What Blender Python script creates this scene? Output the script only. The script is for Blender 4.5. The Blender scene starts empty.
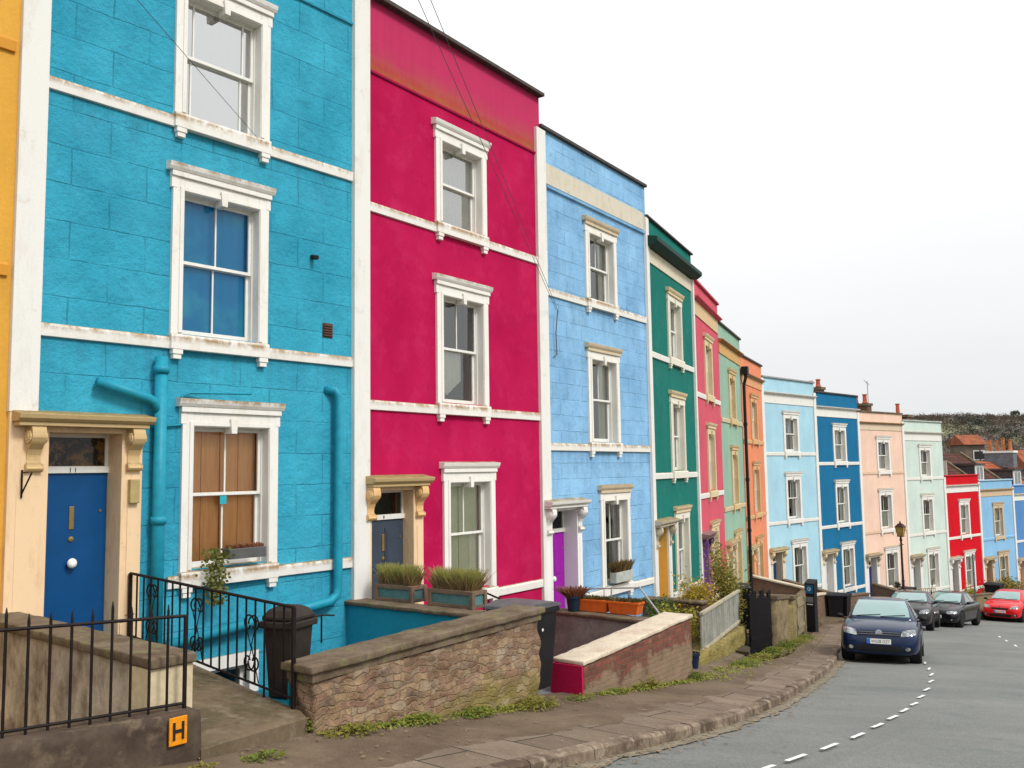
import bpy, bmesh, math, random
import numpy as np
from mathutils import Vector, Matrix, noise
from mathutils.bvhtree import BVHTree
R = math.radians
random.seed(7)
scene = bpy.context.scene
col = scene.collection

# ---------------------------------------------------------------- survey of the terrace
FPX, PITCH, ROLL = 921.76, 0.09284, -0.0144
B = [(-5.3003, 9.9275), (-2.2561, 13.7375), (0.6204, 17.9054), (3.2993, 21.9759), (5.21, 26.1702), (6.9502, 30.7155), (8.7637, 35.1688), (10.7162, 39.4228), (14.1057, 42.983), (17.3836, 46.4004), (20.9495, 49.5859), (24.5145, 52.778), (28.0678, 56.0086), (31.7487, 59.0937)]
TH = [0.8967, 0.9667, 0.9887, 1.1434, 1.2051, 1.1841, 1.1405, 0.8099, 0.8062, 0.7291, 0.7303, 0.7379, 0.6976, .69]
WD = [4.8768, 5.0641, 4.8729, 4.609, 4.867, 4.8083, 4.6807, 4.9157, 4.7353, 4.7815, 4.7853, 4.8024, 4.8027, 4.8]
ZS = [1.6942, 1.0821, 0.5138, -0.1285, -0.7609, -1.348, -1.8967, -2.3743, -2.8032, -3.3322, -3.7241, -4.1778, -4.5423, -4.93]
H2 = [2.8207, 3.061, 3.0758, 2.9432, 2.9313, 3.0029, 2.937, 2.9754, 2.9552, 2.9847, 3.0051, 3.0, 3.0, 3.0]
H0 = [2.9254, 3.1496, 3.049, 2.9831, 3.0385, 3.0385, 3.0385, 2.993, 3.0659, 3.0385, 3.0738, 3.0586, 3.0385, 3.04]
BA = np.array(B)
_pre = [BA[0] - np.array([math.cos(TH[0]-.02), math.sin(TH[0]-.02)])*5*k for k in (4, 3, 2, 1)]
_post = [BA[-1] + np.array([math.cos(.62), math.sin(.62)])*5*k for k in (1, 2, 3, 4)]
Bx = np.vstack([_pre, BA, _post])
Sx = np.concatenate([[0], np.cumsum(np.linalg.norm(np.diff(Bx, axis=0), axis=1))]) - 20
fine = np.arange(-20, Sx[-1], .25)
CP = np.array([np.interp(fine, Sx, Bx[:, 0]), np.interp(fine, Sx, Bx[:, 1])]).T
def _sm(P, n):
    k = np.ones(n)/n; m = n//2
    Q = np.pad(P, ((m, m), (0, 0)), mode='reflect', reflect_type='odd')
    return np.array([np.convolve(Q[:, j], k, 'valid') for j in (0, 1)]).T
CP = _sm(_sm(CP, 17), 17)
CT = np.gradient(CP, axis=0); CT /= np.linalg.norm(CT, axis=1)[:, None]
_mid = np.array([(Sx[4+i]+Sx[5+i])/2 for i in range(13)])
_zg = np.array(ZS[:13]) - np.interp(_mid, [0, 15, 22, 30], [4.2, 4.4, 4.35, 4.15])
def g(s):
    if s < _mid[0]: return float(_zg[0]+(_mid[0]-s)*.115)
    if s > _mid[-1]: return float(_zg[-1]-(s-_mid[-1])*.08)
    return float(np.interp(s, _mid, _zg))
def xy(s, d):
    x = np.interp(s, fine, CP[:, 0]); y = np.interp(s, fine, CP[:, 1])
    tx = np.interp(s, fine, CT[:, 0]); ty = np.interp(s, fine, CT[:, 1])
    l = math.hypot(tx, ty); tx /= l; ty /= l
    if s < fine[0]: x += tx*(s-fine[0]); y += ty*(s-fine[0])
    if s > fine[-1]: x += tx*(s-fine[-1]); y += ty*(s-fine[-1])
    return float(x+ty*d), float(y-tx*d)
def heading(s):
    return math.atan2(np.interp(s, fine, CT[:, 1]), np.interp(s, fine, CT[:, 0]))
def P3(s, d, dz=0, z=None):
    x, y = xy(s, d)
    return Vector((x, y, (g(s)+dz) if z is None else z))
def sd_of(x, y):
    dd = np.array([x, y])-CP; k = int(np.argmin((dd**2).sum(1)))
    return float(fine[k]+dd[k]@CT[k]), float(dd[k]@np.array([CT[k][1], -CT[k][0]]))
_ks = [-20, 2.4, 5.05, 6.1, 7.9, 8.4, 10.8, 14.9, 18.9, 30, 45, 60]
_kd = [5.4, 5.36, 5.3, 5.25, 5.04, 4.99, 4.6, 3.98, 3.6, 3.5, 3.2, 3.2]
def kerb_d(s): return float(np.interp(s, _ks, _kd))

# ---------------------------------------------------------------- node helpers
class NT:
    def __init__(self, name):
        self.m = bpy.data.materials.new(name); self.m.use_nodes = True
        self.t = self.m.node_tree; self.t.nodes.clear()
        self.out = self.n('ShaderNodeOutputMaterial')
        self.b = self.n('ShaderNodeBsdfPrincipled'); self.l(self.b.outputs[0], self.out.inputs[0])
        self.tc = self.n('ShaderNodeTexCoord')
    def n(self, k, **kw):
        o = self.t.nodes.new(k)
        for a, v in kw.items(): setattr(o, a, v)
        return o
    def l(self, a, b): self.t.links.new(a, b)
    def set(self, **kw):
        for k, v in kw.items():
            k = k.replace('_', ' ')
            self.b.inputs[k].default_value = v
        return self
    def mapped(self, scale=(1, 1, 1), loc=(0, 0, 0), rot=(0, 0, 0), src='Object'):
        m = self.n('ShaderNodeMapping'); m.inputs['Scale'].default_value = scale
        m.inputs['Location'].default_value = loc; m.inputs['Rotation'].default_value = rot
        self.l(self.tc.outputs[src], m.inputs['Vector']); return m.outputs[0]
    def noise(self, scale, vec=None, detail=4, rough=.55):
        n = self.n('ShaderNodeTexNoise'); n.inputs['Scale'].default_value = scale
        n.inputs['Detail'].default_value = detail; n.inputs['Roughness'].default_value = rough
        self.l(vec if vec is not None else self.tc.outputs['Object'], n.inputs['Vector']); return n.outputs['Fac']
    def ramp(self, fac, stops, interp='LINEAR'):
        r = self.n('ShaderNodeValToRGB'); r.color_ramp.interpolation = interp
        e = r.color_ramp.elements
        while len(e) < len(stops): e.new(.5)
        for i, (p, c) in enumerate(stops):
            e[i].position = p; e[i].color = (c if isinstance(c, tuple) else (c, c, c))[:3]+(1,)
        self.l(fac, r.inputs[0]); return r.outputs[0]
    def mix(self, fac, a, b, mode='MIX'):
        m = self.n('ShaderNodeMix', data_type='RGBA', blend_type=mode)
        for i, v in ((0, fac), (6, a), (7, b)):
            if hasattr(v, 'node'): self.l(v, m.inputs[i])
            else: m.inputs[i].default_value = v if i == 0 else tuple(v[:3])+(1,)
        return m.outputs[2]
    def math(self, op, a, b=0, clamp=False):
        m = self.n('ShaderNodeMath', operation=op); m.use_clamp = clamp
        for i, v in ((0, a), (1, b)):
            if hasattr(v, 'node'): self.l(v, m.inputs[i])
            else: m.inputs[i].default_value = v
        return m.outputs[0]
    def bump(self, h, strength=.3, dist=.01, prev=None):
        b = self.n('ShaderNodeBump'); b.inputs['Strength'].default_value = strength
        b.inputs['Distance'].default_value = dist; self.l(h, b.inputs['Height'])
        if prev is not None: self.l(prev, b.inputs['Normal'])
        return b.outputs[0]
    def color(self, c): self.l(c, self.b.inputs['Base Color']) if hasattr(c, 'node') else self.b.inputs['Base Color'].__setattr__('default_value', tuple(c[:3])+(1,))
    def normal(self, o): self.l(o, self.b.inputs['Normal'])
    def sep(self, v):
        s = self.n('ShaderNodeSeparateXYZ'); self.l(v, s.inputs[0]); return s.outputs
    def comb(self, x, y, z=0):
        c = self.n('ShaderNodeCombineXYZ')
        for i, v in enumerate((x, y, z)):
            if hasattr(v, 'node'): self.l(v, c.inputs[i])
            else: c.inputs[i].default_value = v
        return c.outputs[0]
def dk(c, k): return tuple(min(1, x*k) for x in c[:3])

_mc = {}
def paint(name, c, ash=None, dirt=.3, rough=.8, tint=None, stucco=1.0, edges=(), bvar=.86, patchy=.0):
    if name in _mc: return _mc[name]
    t = NT(name); t.set(Roughness=rough, Specular_IOR_Level=.12)
    obj = t.tc.outputs['Object']
    big = t.noise(.9, detail=5, rough=.6)
    base = t.mix(t.ramp(big, [(.3, 0.), (.7, 1.)]), dk(c, .9), dk(tint or c, 1.08))
    st = t.noise(1, t.mapped((2.2, 2.2, .5)), detail=8, rough=.75)
    base = t.mix(t.math('MULTIPLY', t.ramp(st, [(.46, 0.), (.8, 1.)]), dirt*.8), base, tuple(.55*x+.03 for x in dk(c, .7)))
    if patchy:
        base = t.mix(t.math('MULTIPLY', t.ramp(t.noise(2.1, detail=9, rough=.75), [(.5, 0.), (.62, 1.)]), patchy), base, tuple(min(1, x*1.1+.035) for x in c))
        base = t.mix(t.math('MULTIPLY', t.ramp(t.noise(3.3, t.mapped(loc=(5, 2, 8)), detail=9, rough=.8), [(.55, 0.), (.64, 1.)]), patchy*.8), base, dk(c, .66))
    if edges:       # rain streaks below each ledge, and an even dark line close under it
        zz = t.sep(t.tc.outputs['Object'])[2]; sn = t.ramp(t.noise(1, t.mapped((7, 7, .25)), detail=7, rough=.7), [(.46, 0.), (.62, 1.)])
        for e_ in edges:
            f = t.math('SUBTRACT', 1, t.math('MULTIPLY', t.math('SUBTRACT', e_, zz), 1.6), True)
            f = t.math('MULTIPLY', f, t.math('LESS_THAN', zz, e_+.01))
            base = t.mix(t.math('MULTIPLY', t.math('MULTIPLY', f, sn), .42), base, tuple(.5*x+.035 for x in c))
            base = t.mix(t.math('MULTIPLY', t.math('POWER', f, 10), .35), base, tuple(.4*x for x in c))
    sp = t.noise(26, detail=3, rough=.7)
    base = t.mix(.22, base, t.ramp(sp, [(.3, .45), (.7, 1.)]), 'MULTIPLY')
    med = t.noise(9, detail=6, rough=.7); fin = t.noise(70, detail=3, rough=.6)
    nb = t.bump(fin, .22*stucco, .006); nb = t.bump(med, .3*stucco, .02, nb)
    if ash:
        w, h = ash
        x, y, z = t.sep(obj)
        # wobble so the joints are not ruler straight
        wv = t.math('MULTIPLY', t.math('SUBTRACT', t.noise(2.5), .5), .05)
        br = t.n('ShaderNodeTexBrick'); br.offset = .5
        br.inputs['Scale'].default_value = 1; br.inputs['Brick Width'].default_value = w
        br.inputs['Row Height'].default_value = h; br.inputs['Mortar Size'].default_value = .01
        br.inputs['Mortar Smooth'].default_value = .6
        br.inputs['Color1'].default_value = (1, 1, 1, 1); br.inputs['Color2'].default_value = (bvar, bvar, bvar, 1)
        br.inputs['Mortar'].default_value = (.6, .6, .6, 1)
        t.l(t.comb(t.math('ADD', x, wv), t.math('ADD', z, wv)), br.inputs['Vector'])
        gap = t.ramp(t.noise(1.7, detail=7, rough=.7), [(.38, .12), (.6, 1.)])
        base = t.mix(t.math('MULTIPLY', gap, .8), base, br.outputs['Color'], 'MULTIPLY')
        inv = t.math('SUBTRACT', 1, br.outputs['Fac'])
        nb = t.bump(t.math('MULTIPLY', inv, gap), .8, .012, nb)
    t.color(base); t.normal(nb)
    _mc[name] = t.m; return t.m

def trim(name, c=(.76, .75, .71), stain=.55, moss=(.16, .11, .045), edges=()):
    if name in _mc: return _mc[name]
    t = NT(name); t.set(Roughness=.7, Specular_IOR_Level=.15)
    ge = t.n('ShaderNodeNewGeometry')
    nz = t.sep(ge.outputs['Normal'])[2]
    n1 = t.noise(3.2, detail=8, rough=.7)
    st = t.noise(1, t.mapped((4, 4, 1.1)), detail=9, rough=.78)
    base = t.mix(t.math('MULTIPLY', t.ramp(st, [(.5, 0.), (.74, 1.)]), stain*.75), c, dk((c[0]*.72, c[1]*.62, c[2]*.45), .9))
    base = t.mix(t.math('MULTIPLY', t.ramp(n1, [(.6, 0.), (.72, 1.)]), stain*.6), base, (.36, .22, .1))
    if edges:
        zz = t.sep(t.tc.outputs['Object'])[2]
        ns = t.noise(5, t.mapped((1, 1, .6)), detail=9, rough=.75)
        for e_ in edges:
            f = t.math('SUBTRACT', 1, t.math('MULTIPLY', t.math('ABSOLUTE', t.math('SUBTRACT', zz, e_)), 14), True)
            f = t.math('MULTIPLY', f, t.ramp(ns, [(.42, 0.), (.56, 1.)]))
            base = t.mix(t.math('MULTIPLY', f, .95), base, t.mix(t.noise(9), (.45, .24, .08), (.22, .16, .07)))
    up = t.ramp(nz, [(.35, 0.), (.8, 1.)])
    upm = t.math('MULTIPLY', up, t.ramp(t.noise(7, detail=6, rough=.7), [(.3, .45), (.6, 1.)]))
    base = t.mix(upm, base, t.mix(t.noise(11), moss, (.3, .22, .1)))
    t.color(base)
    t.normal(t.bump(t.noise(34, detail=5), .25, .008))
    _mc[name] = t.m; return t.m

def plain(name, c, rough=.5, metal=0., var=.15, vs=8., bump=.1, spec=None, coat=None, bs=60):
    if name in _mc: return _mc[name]
    t = NT(name); t.set(Roughness=rough, Metallic=metal, Specular_IOR_Level=.2 if coat is None else .5)
    if coat is not None:
        t.b.inputs['Coat Weight'].default_value = coat; t.b.inputs['Coat Roughness'].default_value = .03
    if spec is not None: t.b.inputs['Specular IOR Level'].default_value = spec
    n = t.noise(vs, detail=6, rough=.65)
    t.color(t.mix(t.ramp(n, [(.3, 0.), (.7, 1.)]), dk(c, 1-var), dk(c, 1+var)))
    if bump: t.normal(t.bump(t.noise(bs, detail=4), bump, .006))
    _mc[name] = t.m; return t.m

def two(name, c1, c2, scale=4, rough=.85, lo=.4, hi=.6, bump=.4, bs=20, dist=.02, c3=None):
    if name in _mc: return _mc[name]
    t = NT(name); t.set(Roughness=rough, Specular_IOR_Level=.12)
    a = t.mix(t.ramp(t.noise(scale, detail=8, rough=.7), [(lo, 0.), (hi, 1.)]), c1, c2)
    if c3: a = t.mix(t.ramp(t.noise(scale*2.7, detail=5, rough=.7), [(.52, 0.), (.66, 1.)]), a, c3)
    a = t.mix(.35, a, t.ramp(t.noise(scale*9, detail=4), [(.3, .4), (.7, 1.)]), 'MULTIPLY')
    t.color(a); t.normal(t.bump(t.noise(bs, detail=8, rough=.7), bump, dist))
    _mc[name] = t.m; return t.m

def rubble(name, cols, scale=4.5, mortar=(.2, .16, .11), moss=.5):
    if name in _mc: return _mc[name]
    t = NT(name); t.set(Roughness=.9, Specular_IOR_Level=.1)
    # roughly coursed rubble: warped courses of uneven stones (UV = metres along, metres up)
    uv = t.tc.outputs['UV']
    def nz3(sc, amp, prev):
        q = t.n('ShaderNodeTexNoise'); q.inputs['Scale'].default_value = sc; q.inputs['Detail'].default_value = 3; t.l(uv, q.inputs['Vector'])
        m_ = t.n('ShaderNodeVectorMath', operation='MULTIPLY_ADD'); t.l(q.outputs['Color'], m_.inputs[0]); m_.inputs[1].default_value = amp; t.l(prev, m_.inputs[2]); return m_.outputs[0]
    v = nz3(2.2, (.3, .2, 0), uv); v = nz3(8, (.12, .09, 0), v)
    def stones(w_, h_, off):
        br = t.n('ShaderNodeTexBrick'); br.offset = off; br.offset_frequency = 2; br.squash = .6; br.squash_frequency = 3
        for k_, q in (('Scale', 1), ('Brick Width', w_), ('Row Height', h_), ('Mortar Size', .011), ('Mortar Smooth', .8)): br.inputs[k_].default_value = q
        br.inputs['Color1'].default_value = (0, 0, 0, 1); br.inputs['Color2'].default_value = (1, 1, 1, 1); br.inputs['Mortar'].default_value = (.5, .5, .5, 1)
        t.l(v, br.inputs['Vector']); return br
    br = stones(1.5/scale, .62/scale, .42)
    k = len(cols)
    c = t.ramp(br.outputs['Color'], [(i/k, cc) for i, cc in enumerate(cols)], 'CONSTANT')
    c = t.mix(.35, c, t.mix(t.ramp(t.noise(3.5, detail=9, rough=.75), [(.4, 0.), (.58, 1.)]), (.17, .1, .06), (.44, .31, .19)))
    c = t.mix(.55, c, t.ramp(t.noise(14, detail=8, rough=.75), [(.25, .35), (.75, 1.2)]), 'MULTIPLY')
    c = t.mix(t.math('MULTIPLY', br.outputs['Fac'], t.ramp(t.noise(2.7, detail=5), [(.35, .3), (.65, .8)])), c, mortar)
    zl = t.sep(t.tc.outputs['Object'])[2]
    mz = t.math('ADD', t.math('MULTIPLY', t.math('ADD', zl, 2.35), -1.1), t.math('MULTIPLY', t.noise(1.9, detail=8, rough=.7), 1.3))
    c = t.mix(t.math('MULTIPLY', t.ramp(mz, [(.7, 0.), (1.05, 1.)]), moss*1.3), c, t.mix(t.noise(7), (.3, .25, .06), (.14, .12, .035)))
    c = t.mix(t.math('MULTIPLY', t.ramp(mz, [(.1, 1.), (.5, 0.)]), .45), c, (.13, .085, .055))
    c = t.mix(t.math('MULTIPLY', t.ramp(t.noise(2.1, detail=6, rough=.7), [(.56, 0.), (.68, 1.)]), .5), c, (.42, .36, .27))
    t.color(c)
    h = t.math('SUBTRACT', 1, br.outputs['Fac'])
    nb = t.bump(h, .6, .02); nb = t.bump(t.noise(7, detail=5), .7, .04, nb); nb = t.bump(t.noise(22, detail=8, rough=.7), .6, .02, nb); t.normal(nb)
    _mc[name] = t.m; return t.m

def brickm(name, c1, c2, mortar, w=.22, h=.075, patch=None):
    """courses run along the wall: needs the UV map (metres along, metres up)"""
    if name in _mc: return _mc[name]
    t = NT(name); t.set(Roughness=.9, Specular_IOR_Level=.1)
    br = t.n('ShaderNodeTexBrick'); br.inputs['Scale'].default_value = 1
    br.inputs['Brick Width'].default_value = w; br.inputs['Row Height'].default_value = h
    br.inputs['Mortar Size'].default_value = .008; br.inputs['Mortar Smooth'].default_value = .3
    br.inputs['Color1'].default_value = c1+(1,); br.inputs['Color2'].default_value = c2+(1,); br.inputs['Mortar'].default_value = mortar+(1,)
    t.l(t.tc.outputs['UV'], br.inputs['Vector'])
    c = t.mix(.6, br.outputs['Color'], t.ramp(t.noise(12, detail=7, rough=.7), [(.25, .35), (.75, 1.)]), 'MULTIPLY')
    if patch:
        z = t.math('ADD', t.sep(t.tc.outputs['UV'])[1], 2.92)
        f = t.math('ADD', t.math('MULTIPLY', z, -1.1), t.math('MULTIPLY', t.noise(2.3, detail=7, rough=.7), 2.1))
        c = t.mix(t.math('MULTIPLY', t.ramp(f, [(.8, 0.), (1.35, 1.)]), .85), c, t.mix(t.ramp(t.noise(6, detail=6), [(.4, 0.), (.6, 1.)]), patch, (.22, .17, .11)))
    t.color(c)
    nb = t.bump(t.math('SUBTRACT', 1, br.outputs['Fac']), .7, .012); t.normal(t.bump(t.noise(26, detail=7), .5, .015, nb))
    _mc[name] = t.m; return t.m

def foliage(name, c1, c2, scale=5, trans=.25):
    if name in _mc: return _mc[name]
    t = NT(name); t.set(Roughness=.6, Specular_IOR_Level=.2)
    n = t.noise(scale, detail=4, rough=.8)
    ge = t.n('ShaderNodeNewGeometry')
    c = t.mix(t.ramp(n, [(.35, 0.), (.65, 1.)]), c1, c2)
    c = t.mix(.5, c, t.ramp(ge.outputs['Random Per Island'], [(0., .45), (1., 1.)]), 'MULTIPLY')
    t.color(c)
    tr = t.n('ShaderNodeBsdfTranslucent'); t.l(c, tr.inputs[0])
    mx = t.n('ShaderNodeMixShader'); mx.inputs[0].default_value = trans
    t.l(t.b.outputs[0], mx.inputs[1]); t.l(tr.outputs[0], mx.inputs[2]); t.l(mx.outputs[0], t.out.inputs[0])
    _mc[name] = t.m; return t.m

def glass_mat(name='window_glass', tint=(.92, .96, .95), ior=1.5, extra=.04):
    if name in _mc: return _mc[name]
    t = NT(name); t.t.nodes.remove(t.b)
    fr = t.n('ShaderNodeFresnel'); fr.inputs[0].default_value = ior
    nb = t.bump(t.noise(1.6, detail=2), .06, .02)
    t.l(nb, fr.inputs['Normal'])
    gl = t.n('ShaderNodeBsdfGlossy'); gl.inputs['Roughness'].default_value = .015; t.l(nb, gl.inputs['Normal'])
    tr = t.n('ShaderNodeBsdfTransparent'); tr.inputs[0].default_value = tint+(1,)
    mx = t.n('ShaderNodeMixShader'); t.l(t.math('ADD', fr.outputs[0], extra), mx.inputs[0])
    t.l(tr.outputs[0], mx.inputs[1]); t.l(gl.outputs[0], mx.inputs[2]); t.l(mx.outputs[0], t.out.inputs[0])
    _mc[name] = t.m; return t.m

# ---------------------------------------------------------------- mesh helpers
class MB:
    def __init__(self): self.v = []; self.f = []; self.uv = None
    def add(self, vs, fs):
        o = len(self.v); self.v += [tuple(p) for p in vs]; self.f += [tuple(i+o for i in f) for f in fs]; return self
    def box(self, x0, x1, y0, y1, z0, z1):
        return self.add([(x0, y0, z0), (x1, y0, z0), (x1, y1, z0), (x0, y1, z0), (x0, y0, z1), (x1, y0, z1), (x1, y1, z1), (x0, y1, z1)],
                        [(0, 3, 2, 1), (4, 5, 6, 7), (0, 1, 5, 4), (1, 2, 6, 5), (2, 3, 7, 6), (3, 0, 4, 7)])
    def quad(self, a, b, c, d): return self.add([a, b, c, d], [(0, 1, 2, 3)])
    def tube(self, pts, r, n=8, caps=True):
        pts = [Vector(p) for p in pts]; rs = r if isinstance(r, (list, tuple)) else [r]*len(pts)
        rings = []; up = Vector((0, 0, 1)); prev = None
        for i, p in enumerate(pts):
            d = (pts[min(i+1, len(pts)-1)]-pts[max(i-1, 0)])
            d = d.normalized() if d.length > 1e-9 else Vector((0, 0, 1))
            if prev is None:
                a = d.cross(up)
                if a.length < .05: a = d.cross(Vector((1, 0, 0)))
            else: a = prev-d*prev.dot(d)
            a.normalize(); prev = a; b = d.cross(a)
            rings.append([p+(a*math.cos(2*math.pi*k/n)+b*math.sin(2*math.pi*k/n))*rs[i] for k in range(n)])
        vs = [q for ring in rings for q in ring]; fs = []
        for i in range(len(rings)-1):
            for k in range(n):
                fs.append((i*n+k, i*n+(k+1) % n, (i+1)*n+(k+1) % n, (i+1)*n+k))
        if caps: fs.append(tuple(range(n))[::-1]); fs.append(tuple((len(rings)-1)*n+k for k in range(n)))
        return self.add(vs, fs)
    def lathe(self, prof, c=(0, 0, 0), n=16, axis='z', caps=True):
        vs = []; fs = []
        for r, h in prof:
            for k in range(n):
                a = 2*math.pi*k/n
                p = (r*math.cos(a), r*math.sin(a), h)
                if axis == 'y': p = (p[0], p[2], p[1])
                if axis == 'x': p = (p[2], p[0], p[1])
                vs.append((p[0]+c[0], p[1]+c[1], p[2]+c[2]))
        for i in range(len(prof)-1):
            for k in range(n): fs.append((i*n+k, i*n+(k+1) % n, (i+1)*n+(k+1) % n, (i+1)*n+k))
        if caps: fs.append(tuple(range(n))[::-1]); fs.append(tuple((len(prof)-1)*n+k for k in range(n)))
        return self.add(vs, fs)
    def extrude(self, poly, a0, a1, axis='x'):
        """poly of 2D points extruded between a0 and a1 along axis"""
        n = len(poly)
        def P(p, a): return {'x': (a, p[0], p[1]), 'y': (p[0], a, p[1]), 'z': (p[0], p[1], a)}[axis]
        vs = [P(p, a0) for p in poly]+[P(p, a1) for p in poly]
        fs = [(i, (i+1) % n, n+(i+1) % n, n+i) for i in range(n)]+[tuple(range(n))[::-1], tuple(range(n, 2*n))]
        return self.add(vs, fs)
    def shift(self, dx=0, dy=0, dz=0):
        self.v = [(a+dx, b+dy, c+dz) for a, b, c in self.v]; return self
    def build(self, name, m, parent=None, bevel=0, smooth=False, seg=2, fix=True):
        me = bpy.data.meshes.new(name); me.from_pydata(self.v, [], self.f)
        if fix:
            bm = bmesh.new(); bm.from_mesh(me); bmesh.ops.recalc_face_normals(bm, faces=bm.faces); bm.to_mesh(me); bm.free()
        me.materials.append(m)
        if smooth: me.polygons.foreach_set('use_smooth', [True]*len(me.polygons))
        o = bpy.data.objects.new(name, me); col.objects.link(o)
        if parent: o.parent = parent
        if bevel:
            b = o.modifiers.new('bevel', 'BEVEL'); b.width = bevel; b.segments = seg; b.limit_method = 'ANGLE'; b.angle_limit = R(40)
        return o
def tag(o, label=None, cat=None, group=None, kind=None):
    if label: o['label'] = label
    if cat: o['category'] = cat
    if group: o['group'] = group
    if kind: o['kind'] = kind
    return o
def empty(name, loc, rz=0, label=None, cat=None, group=None):
    o = bpy.data.objects.new(name, None); col.objects.link(o); o.location = loc; o.rotation_euler = (0, 0, rz)
    o.empty_display_size = .2
    return tag(o, label, cat, group)
def copy_tree(o, parent=None):
    c = o.copy(); col.objects.link(c); c.parent = parent
    for ch in [x for x in col.objects if x.parent == o]: copy_tree(ch, c)
    return c
def roughen(o, amp, scale, step=.06, keep_bottom=False):
    """cut a wall into small faces and push them about, so stone has real relief"""
    bm = bmesh.new(); bm.from_mesh(o.data)
    for _ in range(7):
        es = [e for e in bm.edges if e.calc_length() > step*1.6]
        if not es or len(bm.verts) > 26000: break
        bmesh.ops.subdivide_edges(bm, edges=es, cuts=1, use_grid_fill=True)
    bmesh.ops.triangulate(bm, faces=[f for f in bm.faces if len(f.verts) > 4])
    for v in bm.verts:
        p = v.co*scale
        n = Vector((noise.noise(p), noise.noise(p+Vector((7.3, 1, 4))), noise.noise(p+Vector((2, 9.1, 3)))))
        v.co += n*amp
    bm.to_mesh(o.data); bm.free()
    o.data.polygons.foreach_set('use_smooth', [True]*len(o.data.polygons))

# ---------------------------------------------------------------- shared materials
WHITE = trim('white_trim_paint')
WHITEC = trim('clean_white_paint', (.8, .8, .78), .15)
CREAM = trim('cream_stone_paint', (.74, .62, .44), .5)
PEACHST = trim('peach_bath_stone', (.8, .58, .36), .9, (.2, .13, .03))
OCHRE = trim('mossy_ochre_stone', (.52, .38, .19), .9, (.17, .13, .04))
SASH = plain('sash_white_paint', (.78, .77, .72), .45, var=.06)
GLASS = glass_mat(extra=.15); GLASSD = glass_mat('dark_window_glass', extra=.0); GLASSR = glass_mat('reflective_glass', extra=.4); GLASSW = glass_mat('sky_reflecting_glass', extra=.66)
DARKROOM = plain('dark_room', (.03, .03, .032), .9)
IRON = plain('black_iron', (.012, .008, .008), .6, metal=0, var=.4, vs=20)
COPE = two('mossy_brown_coping', (.2, .15, .11), (.12, .085, .055), 3, c3=(.19, .18, .08))
LEAD = plain('dark_lead', (.07, .06, .055), .7, var=.3)
# ================================================================= SETTING
def camera():
    cam = bpy.data.cameras.new('camera'); o = bpy.data.objects.new('camera', cam); col.objects.link(o)
    cam.sensor_width = 36; cam.lens = 36*FPX/1024; cam.clip_start = .1; cam.clip_end = 3000
    cp, sp, cr, sr = math.cos(PITCH), math.sin(PITCH), math.cos(ROLL), math.sin(ROLL)
    X = Vector((1, 0, 0)); U = Vector((0, -sp, cp)); Fw = Vector((0, cp, sp))
    right = X*cr+U*sr; up = U*cr-X*sr
    M = Matrix((right, up, -Fw)).transposed().to_4x4(); o.matrix_world = M
    scene.camera = o
camera()
scene.render.resolution_x = 1024; scene.render.resolution_y = 768
scene.view_settings.view_transform = 'Standard'; scene.view_settings.look = 'None'; scene.view_settings.exposure = 0
try: scene.cycles.max_bounces = 8; scene.cycles.transparent_max_bounces = 12
except Exception: pass

SUN_EL, SUN_AZ = 48, 150        # azimuth measured in the ground plane from +X
w = bpy.data.worlds.new('World'); scene.world = w; w.use_nodes = True
nt = w.node_tree; nt.nodes.clear()
wo = nt.nodes.new('ShaderNodeOutputWorld')
sky = nt.nodes.new('ShaderNodeTexSky'); sky.sky_type = 'NISHITA'; sky.sun_disc = False
sdir = Vector((.72, -.55, .95)).normalized()      # towards the sun: behind the photographer, to the right
sky.sun_elevation = math.asin(sdir.z); sky.sun_rotation = math.atan2(sdir.x, sdir.y)
b1 = nt.nodes.new('ShaderNodeBackground'); b1.inputs[1].default_value = .1
nt.links.new(sky.outputs[0], b1.inputs[0])
tc = nt.nodes.new('ShaderNodeTexCoord'); sp_ = nt.nodes.new('ShaderNodeSeparateXYZ'); nt.links.new(tc.outputs['Generated'], sp_.inputs[0])
rp = nt.nodes.new('ShaderNodeValToRGB'); e = rp.color_ramp.elements
e[0].position = 0.; e[0].color = (.8, .825, .835, 1); e[1].position = .13; e[1].color = (.93, .935, .935, 1)
for p, c in ((.3, (1.0, 1.0, .995)), (.45, (1., 1., .99)), (1., (1., 1., 1.))):
    q = e.new(p); q.color = c+(1,)
nt.links.new(sp_.outputs[2], rp.inputs[0])
cn = nt.nodes.new('ShaderNodeTexNoise'); cn.inputs['Scale'].default_value = 2.2; cn.inputs['Detail'].default_value = 6
mp = nt.nodes.new('ShaderNodeMapping'); mp.inputs['Scale'].default_value = (1, 1, 3.5); nt.links.new(tc.outputs['Generated'], mp.inputs[0]); nt.links.new(mp.outputs[0], cn.inputs['Vector'])
cr_ = nt.nodes.new('ShaderNodeValToRGB'); cr_.color_ramp.elements[0].color = (.955, .96, .965, 1); cr_.color_ramp.elements[0].position = .35
cr_.color_ramp.elements[1].color = (1, 1, 1, 1); cr_.color_ramp.elements[1].position = .62
nt.links.new(cn.outputs['Fac'], cr_.inputs[0])
mm = nt.nodes.new('ShaderNodeMix'); mm.data_type = 'RGBA'; mm.blend_type = 'MULTIPLY'; mm.inputs[0].default_value = 1
nt.links.new(rp.outputs[0], mm.inputs[6]); nt.links.new(cr_.outputs[0], mm.inputs[7])
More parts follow.
